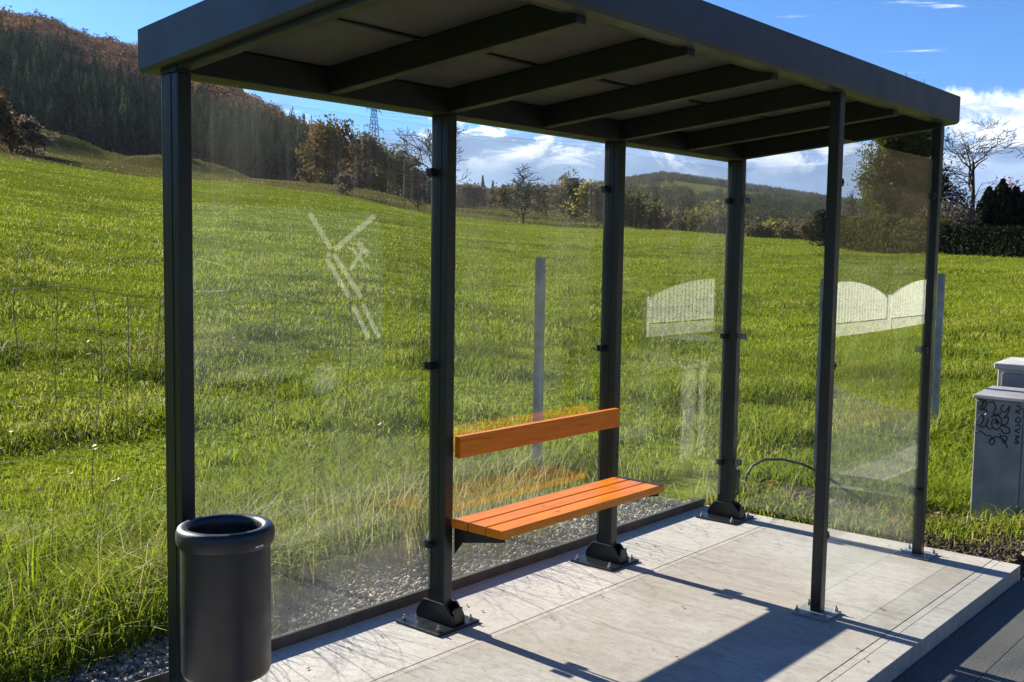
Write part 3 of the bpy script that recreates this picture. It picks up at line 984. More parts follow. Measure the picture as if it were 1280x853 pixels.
def all_grass(bands, name, label, cat, mat, extras=True):
    VV = []; QQ = []; TT = []; RR = []; base = 0
    def push(V, Q, T, r):
        nonlocal base
        VV.append(V); QQ.append(Q + base); TT.append(T + base); RR.append(r); base += len(V)
    for d0, d1, n, h0, w0, ln in bands:
        x, y, d = sector(n, d0, d1, 16, 84)
        az = np.degrees(np.arctan2(x - CAM.x, y - CAM.y))
        edge = np.interp(az, KN[:, 0], KN[:, 1])
        ok = grass_ok(x, y) & ((d < edge + 2) if d0 < 100 else ((d > edge) & (az < 57)))
        clump = fbm(x * .9, y * .9, 3)
        # thin out hollow spots so that clumps read
        ok &= (rng.random(n) < np.clip(.55 + 2.0 * (clump - .32), .5, 1))
        x, y, d, clump = x[ok], y[ok], d[ok], clump[ok]
        n = len(x)
        z = tz(x, y)
        tall = np.clip((clump - .42) * 4, 0, 1)
        rough = fbm(x / 9 + 40, y / 9, 3)
        h = h0 * (.45 + .9 * rng.random(n) ** 1.3) * np.where(d < 16, .42 + 1.35 * tall, .68 + .7 * tall)
        near = np.exp(-((y - 1.25) / .45) ** 2) * (d < 12)      # uncut strip along the fence line
        h = h * (1 + .45 * near)
        short = (x > 4.3) & (y < .05) & (x < 12)
        h = np.where(short, h * .62, h)
        h = np.where((x > 2.3) & (x < 4.4) & (y < 1.62), h * .5, h)
        w = w0 * (.7 + .6 * rng.random(n))
        r = .22 + .33 * rng.random(n) + .80 * (fbm(x / 2.2, y / 2.2, 3) - .5) + .5 * (rough - .5) + .12 * near
        weed = fbm(x / 1.1 + 70, y / 1.1, 3)
        r = np.where((weed > .64) & (rng.random(n) < .6), .80 + .2 * rng.random(n), r)
        r = r - .22 * (fbm(x / .6 + 11, y / .6, 2) > .60)
        if d0 == 100: r = .10 + .70 * (fbm(x / 9, y / 9, 3) - .3) + .2 * rng.random(n)
        straw = rng.random(n) < (.035 + .06 * near)
        r = np.where(straw, .85 + .15 * rng.random(n), np.clip(r, 0, .8))
        push(*blades(x, y, z, h, w, ln * (.5 + rng.random(n)), r))
    if extras:
        # long arching blades and stalks close behind the panes and on the near verge
        n = 6000
        x = rng.random(n) * 6.2 - 1.6; y = .58 + rng.random(n) ** 1.4 * 1.7
        ok = grass_ok(x, y); x, y = x[ok], y[ok]; n = len(x)
        k = fbm(x * 1.7 + 3, y * 1.7, 2)
        h = (.18 + .27 * rng.random(n)) * (.5 + k) * np.where((x > 2.3) & (y < 1.62), .55, 1)
        push(*blades(x, y, tz(x, y), h, .006 + .004 * rng.random(n), .3 + .4 * rng.random(n), np.clip(.18 + .42 * rng.random(n), 0, 1), 1.3))
        # weeds coming up through the gravel
        n = 2600
        x = rng.random(n) * 5.2 - 1.3; y = .34 + rng.random(n) ** .6 * .62
        k = fbm(x * 3.1 + 50, y * 3.1, 2) > .52
        x, y = x[k], y[k]; n = len(x)
        push(*blades(x, y, np.full(n, -.03), .05 + .13 * rng.random(n), .005 + .004 * rng.random(n), .5 + .7 * rng.random(n), np.clip(.15 + .6 * rng.random(n), 0, 1)))
        # short turf and tufts to the right of the platform
        n = 26000
        x = 4.3 + rng.random(n) * 5; y = -1.6 + rng.random(n) * 2.2
        ok = grass_ok(x, y); x, y = x[ok], y[ok]; n = len(x)
        push(*blades(x, y, tz(x, y), .05 + .10 * rng.random(n), .007 + .004 * rng.random(n), .4 + .6 * rng.random(n), np.clip(.3 + .35 * rng.random(n), 0, .8)))
        # tufts scattered over the disturbed soil
        for cx, cy, cr, cn, hh in [(4.15, -.15, .12, 260, .14), (4.25, .12, .16, 320, .2), (4.18, -.55, .12, 260, .13), (4.12, -.82, .10, 240, .12), (4.32, -1.2, .12, 120, .10), (4.5, -1.05, .10, 200, .12), (4.85, -1.42, .14, 300, .14), (5.1, -1.52, .12, 220, .12), (4.05, -.35, .07, 120, .1), (4.4, -.62, .16, 300, .1), (5.35, -1.5, .1, 160, .12)]:
            x = cx + rng.normal(0, cr, cn); y = cy + rng.normal(0, cr, cn)
            kk = (x > 3.96)
            x, y = x[kk], y[kk]; cn = len(x)
            push(*blades(x, y, tz(x, y), hh * (.4 + rng.random(cn)), .007 + .004 * rng.random(cn), .6 + .6 * rng.random(cn), np.clip(.3 + .6 * rng.random(cn), 0, 1)))
    ob = np_mesh(name, np.concatenate(VV), np.concatenate(QQ), np.concatenate(TT), {'rnd': np.concatenate(RR)}, mat)
    tag(ob, label, cat, kind='stuff')
bands = [(3.6, 8, 105000, .14, .0060, .8), (8, 16, 130000, .125, .0095, .8), (16, 32, 150000, .095, .015, .8), (32, 62, 135000, .085, .024, .8), (62, 150, 130000, .085, .048, .7)]
all_grass(bands, 'meadow_grass', 'bright green uneven grass covering the meadow behind the shelter', 'grass', M_grass)
M_pasture = leaf_mat('rough_pasture_grass', [(0, (.045, .050, .014)), (.5, (.150, .138, .046)), (.8, (.25, .22, .085)), (1, (.36, .31, .14))], .4, .9, .05)  # olive-brown grass colour with the near-side shade of the banks put in
all_grass([(100, 235, 110000, .20, .085, .7)], 'pasture_grass', 'rough olive-brown grass on the banks beyond the green meadow', 'rough grass', M_pasture, False)

def dry_stalks():
    n = 1900
    x = rng.random(n) * 5.6 - 1.5; y = .62 + rng.random(n) * .8
    kk = (fbm(x * 2.1 + 30, y * 2.1, 2) > .42) & (x < 3.9)
    kk &= (x > .5) | (rng.random(len(x)) < .2)
    x, y = x[kk], y[kk]
    n0 = len(x)
    # cut straw lying on the soil by the platform end
    xs2 = 3.99 + rng.random(420) * 1.0; ys2 = -1.6 + rng.random(420) * 1.9
    x = np.concatenate([x, xs2]); y = np.concatenate([y, ys2]); n = len(x)
    V = []; Q = []; base = 0; rn = []
    for i in range(n):
        z0 = tz1(x[i], y[i]); h = random.uniform(.20, .52); a = random.uniform(0, 6.28); L = random.uniform(.4, 1.3) * h
        if i >= n0: h = random.uniform(.02, .07); L = random.uniform(.05, .14)
        ca, sa = math.cos(a), math.sin(a); w = .0024
        for k in range(6):
            t_ = k / 5
            px = x[i] + ca * L * t_ ** 2.2; py = y[i] + sa * L * t_ ** 2.2; pz = z0 + h * math.sin(t_ * 1.75) / .984
            for s_ in (-1, 1):
                V.append((px - sa * w * s_ * (1.2 - t_), py + ca * w * s_ * (1.2 - t_), pz)); rn.append(.3 + .6 * ((i * 37) % 100) / 100)
        for k in range(5):
            b = base + k * 2
            Q.append((b, b + 1, b + 3, b + 2))
        base += 12
    ob = np_mesh('dry_grass', V, Q, None, {'rnd': rn}, M_grass_dry)
    tag(ob, 'thin dry grass stalks arching over the gravel edge', 'dry grass', kind='stuff')
dry_stalks()

def pebble_proto():
    bm = bmesh.new(); bmesh.ops.create_icosphere(bm, subdivisions=1, radius=1)
    v = np.array([x.co[:] for x in bm.verts]); f = np.array([[q.index for q in p.verts] for p in bm.faces]); bm.free()
    return v, f
PV, PF = pebble_proto()
def scatter_pebbles(name, x, y, z, s, rnd, mat, flat=.6):
    n = len(x); k = len(PV)
    a = rng.random(n) * 6.283
    sc = np.stack([s * (.7 + .7 * rng.random(n)), s * (.6 + .6 * rng.random(n)), s * (flat * (.6 + .8 * rng.random(n)))], -1)
    J = PV[None] * (1 + .28 * rng.normal(0, 1, (n, k, 1))) * sc[:, None]
    tl = rng.normal(0, .5, n)
    zz = J[..., 2] + J[..., 0] * tl[:, None] * .6
    X = J[..., 0] * np.cos(a)[:, None] - J[..., 1] * np.sin(a)[:, None] + x[:, None]
    Y = J[..., 0] * np.sin(a)[:, None] + J[..., 1] * np.cos(a)[:, None] + y[:, None]
    V = np.stack([X, Y, zz + z[:, None]], -1).reshape(-1, 3)
    T = (PF[None] + (np.arange(n) * k)[:, None, None]).reshape(-1, 3)
    return np_mesh(name, V, None, T, {'rnd': np.repeat(rnd, k)}, mat)
def rnd_mat(name, stops, rough=.85):
    m, t = newmat(name)
    p = t.pos()
    c = t.ramp(t.attr('rnd'), stops)
    c = t.mix(t.maprange(t.noise(p, 90, 3), .4, .7, 0, .35), c, (.10, .09, .075))
    t.out(t.bsdf(c, rough, 0, None, .3))
    return m
M_peb = rnd_mat('gravel_stones', [(0, (.08, .07, .055)), (.4, (.20, .18, .145)), (.75, (.30, .275, .235)), (1, (.45, .43, .39))])
M_clod = rnd_mat('soil_clods', [(0, (.026, .018, .011)), (.6, (.070, .050, .033)), (1, (.14, .11, .075))], .95)
M_leaf = leaf_mat('fallen_leaf', [(0, (.12, .06, .02)), (.5, (.22, .11, .03)), (1, (.30, .21, .10))], .2)
n = 15000
x = rng.random(n) * 5.4 - 1.45; y = .265 + rng.random(n) ** 1.15 * .80
k = (y < .95 + .2 * (fbm(x * 2, y * 2, 2) - .5)) & (x < 3.95)
x, y = x[k], y[k]
tag(scatter_pebbles('gravel', x, y, -.012 + .02 * rng.random(len(x)) - .02 * (y - .25), .006 + .012 * rng.random(len(x)) ** 2, rng.random(len(x)), M_peb), 'pale crushed gravel in a strip behind the steel edging', 'gravel', kind='stuff')
gb = MB().box(-1.6, 3.95, .2655, 1.02, -.12, -.022).build('gravel_bed', M_conc2); gb['kind'] = 'structure'
n = 30000
x = np.concatenate([3.97 + rng.random(n) ** 1.5 * 1.1, 3.9 + rng.random(n) * 2.4]); y = np.concatenate([-1.75 + rng.random(n) * 2.1, -1.80 + rng.random(n) * .45])
k = ~((x > 4.97) & (x < 5.45) & (y < -1.0) & (y > -1.4)) & (x > 3.968)
x, y = x[k], y[k]
hump = .05 * np.exp(-((x - 4.22) / .2) ** 2 - ((y + 1.2) / .5) ** 2)
tag(scatter_pebbles('soil_clods', x, y, tz(x, y) + .004 + hump * rng.random(len(x)), .002 + .009 * rng.random(len(x)) ** 4, rng.random(len(x)), M_clod, .7), 'dark crumbly soil heaped along the end of the platform', 'soil', kind='stuff')

def fallen():
    V = []; Q = []; rn = []; b = 0
    n = 420
    for i in range(n):
        if i < 150: x, y = random.uniform(4.0, 5.2), random.uniform(-1.6, .3)
        elif i < 330: x, y = random.uniform(-.5, 12), random.uniform(1.2, 9)
        elif i < 360: x, y = random.uniform(4.3, 8), random.uniform(-.6, 1.0)
        else: continue
        z = tz1(x, y) + (random.uniform(.02, .05) if i < 150 else random.uniform(.08, .2))
        a = random.uniform(0, 6.28); s = random.uniform(.018, .036)
        n_ = Vector((random.uniform(-.6, .6), random.uniform(-.6, .6), 1)).normalized()
        u = Vector((math.cos(a), math.sin(a), 0)); u = (u - n_ * u.dot(n_)).normalized(); v = n_.cross(u)
        c = Vector((x, y, z))
        for p, q in ((-1, 0), (0, -.55), (1, 0), (0, .55)):
            V.append(c + u * p * s + v * q * s + n_ * (.3 * s * abs(p))); rn.append((i * 53 % 100) / 100)
        Q.append((b, b + 1, b + 2, b + 3)); b += 4
    for i in range(60):
        x, y = random.uniform(-.8, 3.9), random.choice((random.uniform(-.4, .24), random.uniform(-1.6, .2)))
        s = random.uniform(.004, .014); a = random.uniform(0, 6.28)
        u = Vector((math.cos(a), math.sin(a), 0)) * s; v = Vector((-math.sin(a), math.cos(a), 0)) * s * .55
        c = Vector((x, y, .004))
        V += [c - u + Vector((0, 0, .003)), c - v, c + u + Vector((0, 0, .004)), c + v]; rn += [(i * 29 % 100) / 100] * 4
        Q.append((b, b + 1, b + 2, b + 3)); b += 4
    tag(np_mesh('fallen_leaves', V, Q, None, {'rnd': rn}, M_leaf), 'scattered dry leaves lying in the grass and on the soil', 'fallen leaves', kind='stuff')
fallen()

# ------------------------------------------------------------------ trees
def grow(seed, H, spread=.5, trunk_r=None, levels=4, nch=(7, 5, 4, 4), base_frac=.22, up_=.25, wob=.22, trunk_frac=.8, lean=(0, 0), droop=0.0):
    """returns list of (points, radii, level) for a branching tree with its base at the origin, and the tips"""
    r_ = random.Random(seed)
    tr = trunk_r or H * .022
    segs = []; tips = []
    def br(p, d, L, rad, lev):
        n = (7, 5, 4, 3, 3)[lev]
        pts = [p.copy()]; rr = [rad]
        q = p.copy(); dd = d.copy()
        for i in range(n):
            w = wob * (1 if lev else .35)
            dd = (dd + Vector((r_.gauss(0, w), r_.gauss(0, w), r_.gauss(0, w * .6) + up_ * (.5 if lev else .3) - droop * lev * .12))).normalized()
            q = q + dd * (L / n)
            pts.append(q.copy()); rr.append(max(rad * (1 - .72 * (i + 1) / n), .0035 * H / 8))
        segs.append((pts, rr, lev))
        if lev >= levels - 1:
            tips.append(pts[-1]); tips.append(pts[len(pts) // 2]); return
        m = nch[lev]
        for k in range(m):
            f = (base_frac if lev == 0 else .22) + (1 - (base_frac if lev == 0 else .22)) * ((k + r_.random() * .8) / m)
            f = min(f, .98)
            fi = f * n; i0 = min(int(fi), n - 1); t_ = fi - i0
            pp = pts[i0].lerp(pts[i0 + 1], t_)
            ax = (pts[i0 + 1] - pts[i0]).normalized()
            a = r_.random() * 6.283 if lev else k * 2.4 + r_.random() * .8
            o1 = ax.orthogonal().normalized(); o2 = ax.cross(o1)
            side = o1 * math.cos(a) + o2 * math.sin(a)
            tilt = spread * (1.15 + .5 * r_.random()) * (1.0 if lev else (1.25 - .5 * f))
            nd = (ax * math.cos(tilt) + side * math.sin(tilt)).normalized()
            LL = L * (.62 if lev else .66) * (1.05 - .45 * f) * (.75 + .5 * r_.random())
            br(pp, nd, LL, max(rr[i0] * (.52 + .15 * r_.random()), .004 * H / 8), lev + 1)
    br(Vector((0, 0, -.05 * H)), Vector((lean[0], lean[1], 1)).normalized(), H * trunk_frac, tr, 0)
    zmax = max(p.z for s in segs for p in s[0])
    k = H / zmax
    segs = [([p * k for p in pts], [r * k for r in rr], lev) for pts, rr, lev in segs]
    tips = [t * k for t in tips]
    return segs, tips

def leaves_on(tips, n, size, spread, seed, rlo=0, rhi=1, flat=1.0):
    g = np.random.default_rng(seed)
    T = np.array([t[:] for t in tips])
    c = T[g.integers(0, len(T), n)] + g.normal(0, spread, (n, 3)) * np.array([1, 1, flat])
    u = g.normal(0, 1, (n, 3)); u /= np.linalg.norm(u, axis=1, keepdims=True)
    v = np.cross(u, g.normal(0, 1, (n, 3))); v /= np.linalg.norm(v, axis=1, keepdims=True)
    s = size * (.5 + g.random((n, 1)))
    V = np.stack([c - u * s, c - v * s * .6, c + u * s, c + v * s * .6], 1).reshape(-1, 3)
    Q = np.arange(n * 4).reshape(-1, 4)
    # neighbouring leaves share a tint: hash of a coarse cell
    cell = np.floor(c / (spread * 2.5 + 1e-6)).astype(int)
    hsh = ((cell[:, 0] * 73856093) ^ (cell[:, 1] * 19349663) ^ (cell[:, 2] * 83492791)) % 1000 / 1000.
    r = np.clip(rlo + (rhi - rlo) * (.55 * hsh + .45 * g.random(n)), 0, 1)
    return V, Q, np.repeat(r, 4)

def tree(name, label, cat, az, d, H, seed, group=None, leaf=None, nleaf=0, lsize=.1, lspread=.4, bark=M_bark, twig=M_twig, minr=None, width=1.0, zoff=0, thin=1.0, **kw):
    x, y, z = at(az, d)
    z += zoff
    o = thing(name, (x, y, z), label, cat, group)
    segs, tips = grow(seed, H, **kw)
    W = Vector((width, width, 1))
    minr = minr if minr is not None else d / 1050 * .36
    a = MB(); b = MB()
    for pts, rr, lev in segs:
        P = [Vector((p.x * W.x + x, p.y * W.y + y, p.z + z)) for p in pts]
        (a if lev <= 1 else b).tube(P, [max(r * thin, minr * (.8 if lev > 1 else 1.2)) for r in rr], 6 if lev == 0 else (5 if lev == 1 else 3), cap=False)
    a.build('trunk', bark, o, recalc=False, smooth=True)
    if nleaf:
        if b.v: b.build('branches', bark, o, recalc=False)
        T = [Vector((t.x * W.x + x, t.y * W.y + y, t.z + z)) for t in tips]
        V, Q, r = leaves_on(T, nleaf, lsize, lspread, seed)
        np_mesh('crown', V, Q, None, {'rnd': r}, leaf, o)
    else:
        b.build('crown', twig, o, recalc=False)
    return o

def lm(name, *cs, transl=.45):
    return leaf_mat(name, [(k / (len(cs) - 1), c) for k, c in enumerate(cs)], transl, .9, .05)
L_oak = lm('oak_brown_leaves', (.040, .030, .014), (.115, .078, .030), (.19, .135, .050))
L_brown = lm('dull_brown_leaves', (.040, .032, .020), (.100, .078, .044), (.165, .128, .066))
L_olive = lm('olive_leaves', (.030, .038, .018), (.085, .095, .036), (.15, .155, .06))
L_yell = lm('yellow_green_leaves', (.060, .065, .018), (.16, .145, .035), (.30, .25, .06))
L_orange = lm('orange_leaves', (.10, .045, .015), (.28, .13, .035), (.45, .24, .06))
L_dark = lm('dark_evergreen', (.004, .007, .004), (.010, .016, .008), (.024, .030, .013), transl=.1)
L_ivy = lm('ivy_leaves', (.020, .026, .008), (.075, .080, .020), (.16, .16, .035))
L_grey = lm('grey_brown_twiggery', (.042, .036, .028), (.105, .090, .066), (.17, .15, .105))
L_red = lm('reddish_leaves', (.12, .035, .03), (.28, .09, .07), (.40, .16, .11))

# meadow-edge trees behind the second and third panes
tree('bare_tree', 'small leafless round tree alone on the meadow right of the second post', 'tree', 49.9, 128, 7.3, 21, width=1.8, levels=4, nch=(10, 7, 6, 5), base_frac=.16, spread=.62, up_=.2, wob=.3, trunk_frac=.62, lean=(.16, -.1))
tree('bare_tree', 'tall wide leafless tree half hidden by the second post', 'tree', 45.75, 172, 13.8, 5, width=1.55, levels=4, nch=(10, 7, 6, 5), base_frac=.2, spread=.6, up_=.18, wob=.28, trunk_frac=.7)
tree('oak_tree', 'broad brown-leaved oak at the foot of the wooded hill', 'tree', 40.0, 215, 12.6, 8, leaf=L_oak, nleaf=4500, lsize=.34, lspread=.75, width=1.15, levels=3, nch=(9, 7, 5), base_frac=.12, spread=.62, up_=.2)
tree('bushy_tree', 'darker grey-brown tree just right of the brown oak', 'tree', 41.6, 222, 11.0, 9, leaf=L_grey, nleaf=3000, lsize=.32, lspread=.8, width=1.2, levels=3, nch=(9, 7, 5), base_frac=.1, spread=.6)
tree('bushy_tree', 'dark olive tree below the lattice pylon', 'tree', 42.9, 226, 9.6, 10, leaf=L_olive, nleaf=2600, lsize=.32, lspread=.8, width=1.2, levels=3, nch=(9, 7, 5), base_frac=.1, spread=.62)
tree('bushy_tree', 'grey twiggy tree between the pylon and the tall leafless tree', 'tree', 43.9, 228, 8.6, 12, leaf=L_grey, nleaf=2200, lsize=.30, lspread=.8, width=1.2, levels=3, nch=(9, 7, 5), base_frac=.1, spread=.62)
def bush(name, label, cat, az, d, H, seed, leaf, nleaf, lsize, wid=1.3, group=None, zoff=0):
    return tree(name, label, cat, az, d, H, seed, group, leaf=leaf, nleaf=nleaf, lsize=lsize, lspread=H * .075, width=wid, levels=3, nch=(9, 5, 4), base_frac=.03, spread=.85, up_=.12, trunk_frac=.6, zoff=zoff)
bush('shrub', 'small dark round shrub alone on the meadow below the oak', 'shrub', 40.35, 150, 2.7, 31, L_grey, 1100, .15, 1.2)
bush('shrub', 'yellowish low bush in front of the dark trees by the pylon', 'shrub', 42.3, 205, 3.6, 32, L_yell, 1100, .24, 1.7)
bush('shrub', 'grey low bush beside the yellowish bush', 'shrub', 41.6, 205, 3.2, 33, L_grey, 900, .24, 1.6)
bush('shrub', 'reddish low bush at the left foot of the oak', 'shrub', 38.6, 212, 3.2, 34, L_oak, 800, .24, 1.6)
tree('sapling', 'thin leafless sapling left of the second post on the meadow edge', 'sapling', 44.3, 142, 3.6, 35, width=1.0, levels=3, nch=(9, 6, 4), base_frac=.1, spread=.6)
bush('shrub', 'large dark bush with orange top at the left edge of the meadow', 'shrub', 23.2, 150, 7.6, 36, L_oak, 4200, .26, 1.25)
bush('shrub', 'lower grey bush beside the large orange-topped bush', 'shrub', 25.1, 156, 4.6, 37, L_grey, 2400, .22, 1.6)
bush('shrub', 'russet shrub on the earth bank by the wooded hill', 'shrub', 31.6, 200, 2.2, 39, L_oak, 600, .22, 1.6)

# the belt of trees right of the lone leafless tree and over the valley edge
belt = [
 ('bushy_tree', 'brown half-bare tree right of the small round leafless tree', 52.3, 165, 8.6, L_brown, 2400, .24, 1.1),
 ('bushy_tree', 'grey thicket tree behind the small round leafless tree', 51.2, 176, 6.4, L_grey, 1800, .26, 1.4),
 ('bushy_tree', 'yellow-leaved tree just left of the third post', 53.6, 160, 7.0, L_yell, 2600, .24, 1.2),
 ('bushy_tree', 'olive tree mostly hidden by the third post', 54.7, 170, 7.6, L_olive, 2200, .26, 1.3),
 ('bushy_tree', 'dark thicket tree low behind the bare meadow tree', 50.2, 210, 6.6, L_olive, 1500, .3, 1.6),
 ('bushy_tree', 'grey-brown thicket near the far spruces', 47.3, 215, 5.6, L_grey, 1500, .3, 1.8),
 ('bushy_tree', 'brown thicket right of the far spruces', 49.0, 225, 6.4, L_brown, 1500, .3, 1.6),
]
for i, (nm, lb, az, d, H, lf, nl, ls, wd) in enumerate(belt):
    tree(nm, lb, 'tree', az, d, H * .74, 50 + i, 'trees along the meadow edge', leaf=lf, nleaf=nl, lsize=ls, lspread=H * .08, width=wd, levels=3, nch=(9, 6, 5), base_frac=.08, spread=.65)
def spruce(label, az, d, H, seed, wid=.22, group=None, leaf=M_conif, name='spruce'):
    x, y, z = at(az, d)
    o = thing(name, (x, y, z), label, 'tree', group)
    g = np.random.default_rng(seed)
    m = MB(); m.tube([(x, y, z - .3), (x, y, z + H * .95)], [H * .016, H * .003], 6); m.build('trunk', M_bark, o)
    n = int(520)
    t_ = g.random(n) ** .8
    rad = (1 - t_) * H * wid * (.55 + .5 * g.random(n)); a = g.random(n) * 6.283
    c = np.stack([x + np.cos(a) * rad, y + np.sin(a) * rad, z + H * (.06 + .92 * t_) - rad * .25], -1)
    out = np.stack([np.cos(a), np.sin(a), np.full(n, -.45)], -1); tan = np.stack([-np.sin(a), np.cos(a), np.zeros(n)], -1)
    s = (H * .035 * (1.3 - .7 * t_) * (.7 + .6 * g.random(n)))[:, None]
    V = np.stack([c - out * s * 1.6, c - tan * s, c + out * s * 1.6, c + tan * s], 1).reshape(-1, 3)
    np_mesh('crown', V, np.arange(n * 4).reshape(-1, 4), None, {'rnd': np.repeat(g.random(n), 4)}, leaf, o)
    return o
spruce('dark spruce left in the far pair behind the second pane', 47.75, 330, 10.5, 71, .17, 'far spruces')
spruce('dark spruce right in the far pair behind the second pane', 48.3, 334, 9.4, 72, .18, 'far spruces')

valley_lab = ['olive', 'grey', 'pale green', 'brown', 'dark green']
VL = [L_olive, L_grey, L_yell, L_brown, L_olive]
vspec = [
 (55.8, 158, 9.5, 0, 'olive valley tree tallest just right of the third post'),
 (56.9, 176, 9.2, 4, 'dark green valley tree right of the tallest olive one'),
 (57.9, 165, 6.6, 1, 'grey rounded valley tree at the middle of the third pane'),
 (58.8, 190, 9.8, 0, 'olive valley tree behind the grey rounded one'),
 (59.4, 158, 6.8, 4, 'low dark valley tree above the field edge'),
 (60.1, 185, 11.2, 2, 'pale green tall valley tree left of the fourth post'),
 (61.0, 175, 9.2, 1, 'grey valley tree hidden by the fourth post'),
 (57.3, 245, 9.5, 3, 'small orange-brown valley tree higher up the slope'),
 (59.2, 260, 9.6, 2, 'pale valley tree high on the slope left of the fourth post'),
 (56.2, 270, 9.0, 1, 'grey valley tree far up near the third post'),
 (58.3, 128, 2.9, 3, 'low brown hedge tree right on the field edge'),
 (62.0, 150, 5.6, 0, 'olive bushy tree right of the fourth post'),
 (62.7, 140, 4.4, 3, 'low brown tree in the row beyond the end pane'),
 (63.3, 150, 6.2, 2, 'yellow-green tree in the row beyond the end pane'),
 (64.0, 138, 4.9, 3, 'brown tree tallest left of the front post'),
 (64.7, 146, 5.6, 1, 'grey leafless-looking tree left of the front post'),
 (65.4, 136, 6.2, 3, 'russet tree close to the front post'),
 (66.3, 140, 6.4, 1, 'grey twiggy tree hidden by the front post'),
]
for i, (az, d, H, k, lb) in enumerate(vspec):
    tree('bushy_tree', lb, 'tree', az, d, H * (.60 if az < 61.5 else .56), 80 + i, 'trees in the valley', leaf=VL[k] if i != 7 else L_orange, nleaf=2300, lsize=.0017 * d, lspread=H * .085, width=1.35, levels=3, nch=(9, 6, 5), base_frac=.06, spread=.68)

# garden on the right
bush('shrub', 'round dark evergreen shrub at the field edge left of the front post', 'shrub', 65.85, 66, 2.05, 120, L_dark, 2600, .07, .95)
tree('bare_tree', 'grey leafless tree between front post and ivy-clad tree', 'tree', 67.6, 78, 4.6, 121, levels=4, nch=(8, 6, 4, 4), base_frac=.15, spread=.5, up_=.3, width=.9)
tree('ivy_tree', 'tall yellow-green ivy-clad tree behind the front pane', 'tree', 69.6, 60, 7.4, 122, leaf=L_ivy, nleaf=30000, lsize=.072, lspread=.24, width=.66, levels=3, nch=(16, 8, 5), base_frac=.04, spread=.75, up_=.1, trunk_frac=.95)
tree('evergreen_tree', 'dark evergreen tree rising behind the ivy-clad tree', 'tree', 70.25, 68, 8.0, 123, leaf=L_dark, nleaf=9000, lsize=.10, lspread=.30, width=.30, levels=3, nch=(16, 8, 5), base_frac=.04, spread=.75, up_=.1, trunk_frac=.95)
tree('bare_tree', 'wide-branching leafless tree against the sky at the right', 'tree', 72.5, 62, 7.6, 126, levels=5, nch=(8, 6, 5, 4, 3), base_frac=.18, spread=.62, up_=.14, wob=.26, width=1.5, trunk_frac=.7, thin=1.15, minr=.013)
tree('bare_tree', 'tall reddish-twigged tree whose top shows above the shelter roof', 'tree', 69.9, 92, 14.9, 129, levels=4, nch=(9, 6, 5, 4), base_frac=.3, spread=.35, up_=.4, width=.5, twig=M_rtwig, minr=.018)
bush('shrub', 'tangled brown shrub below the wide leafless tree', 'shrub', 73.1, 58, 3.2, 131, L_grey, 3000, .06, 1.5)
bush('shrub', 'tangled dark shrub between front corner post and brown shrub', 'shrub', 71.7, 56, 2.6, 132, L_grey, 2400, .06, 1.4)
bush('shrub', 'reddish shrub top at the right edge behind the cypresses', 'shrub', 75.5, 66, 4.2, 133, L_red, 5000, .07, 1.0)
def cypress(label, az, d, H, seed, w):
    x, y, z = at(az, d)
    o = thing('cypress', (x, y, z), label, 'tree', 'dark cypresses behind the hedge')
    g = np.random.default_rng(seed)
    m = MB(); m.tube([(x, y, z - .1), (x, y, z + H * .7)], [.1, .03], 6); m.build('trunk', M_bark, o)
    n = 3200
    t_ = g.random(n)
    rr = w * np.sqrt(g.random(n)) * np.clip(1.3 * (1 - t_ ** 3.6), .18, 1) * (.8 + .5 * vnoise(t_ * 9 + seed, g.random(n)))
    a = g.random(n) * 6.283
    c = np.stack([x + np.cos(a) * rr, y + np.sin(a) * rr, z + .1 + H * t_], -1)
    u = g.normal(0, 1, (n, 3)) * np.array([.5, .5, 1.2]); u /= np.linalg.norm(u, axis=1, keepdims=True)
    v = np.cross(u, g.normal(0, 1, (n, 3))); v /= np.linalg.norm(v, axis=1, keepdims=True)
    s = .09 * (.6 + .8 * g.random((n, 1)))
    V = np.stack([c - u * s, c - v * s * .6, c + u * s, c + v * s * .6], 1).reshape(-1, 3)
    np_mesh('crown', V, np.arange(n * 4).reshape(-1, 4), None, {'rnd': np.repeat(g.random(n), 4)}, L_dark, o)
cypress('dark cypress farthest left of the row behind the hedge', 73.6, 54, 3.1, 140, .5)
cypress('dark cypress tallest of the row behind the hedge', 74.2, 54, 3.5, 141, .6)
cypress('dark cypress third along the row behind the hedge', 74.8, 54, 3.2, 142, .55)
cypress('dark cypress at the picture edge behind the hedge', 75.4, 54, 3.4, 143, .6)
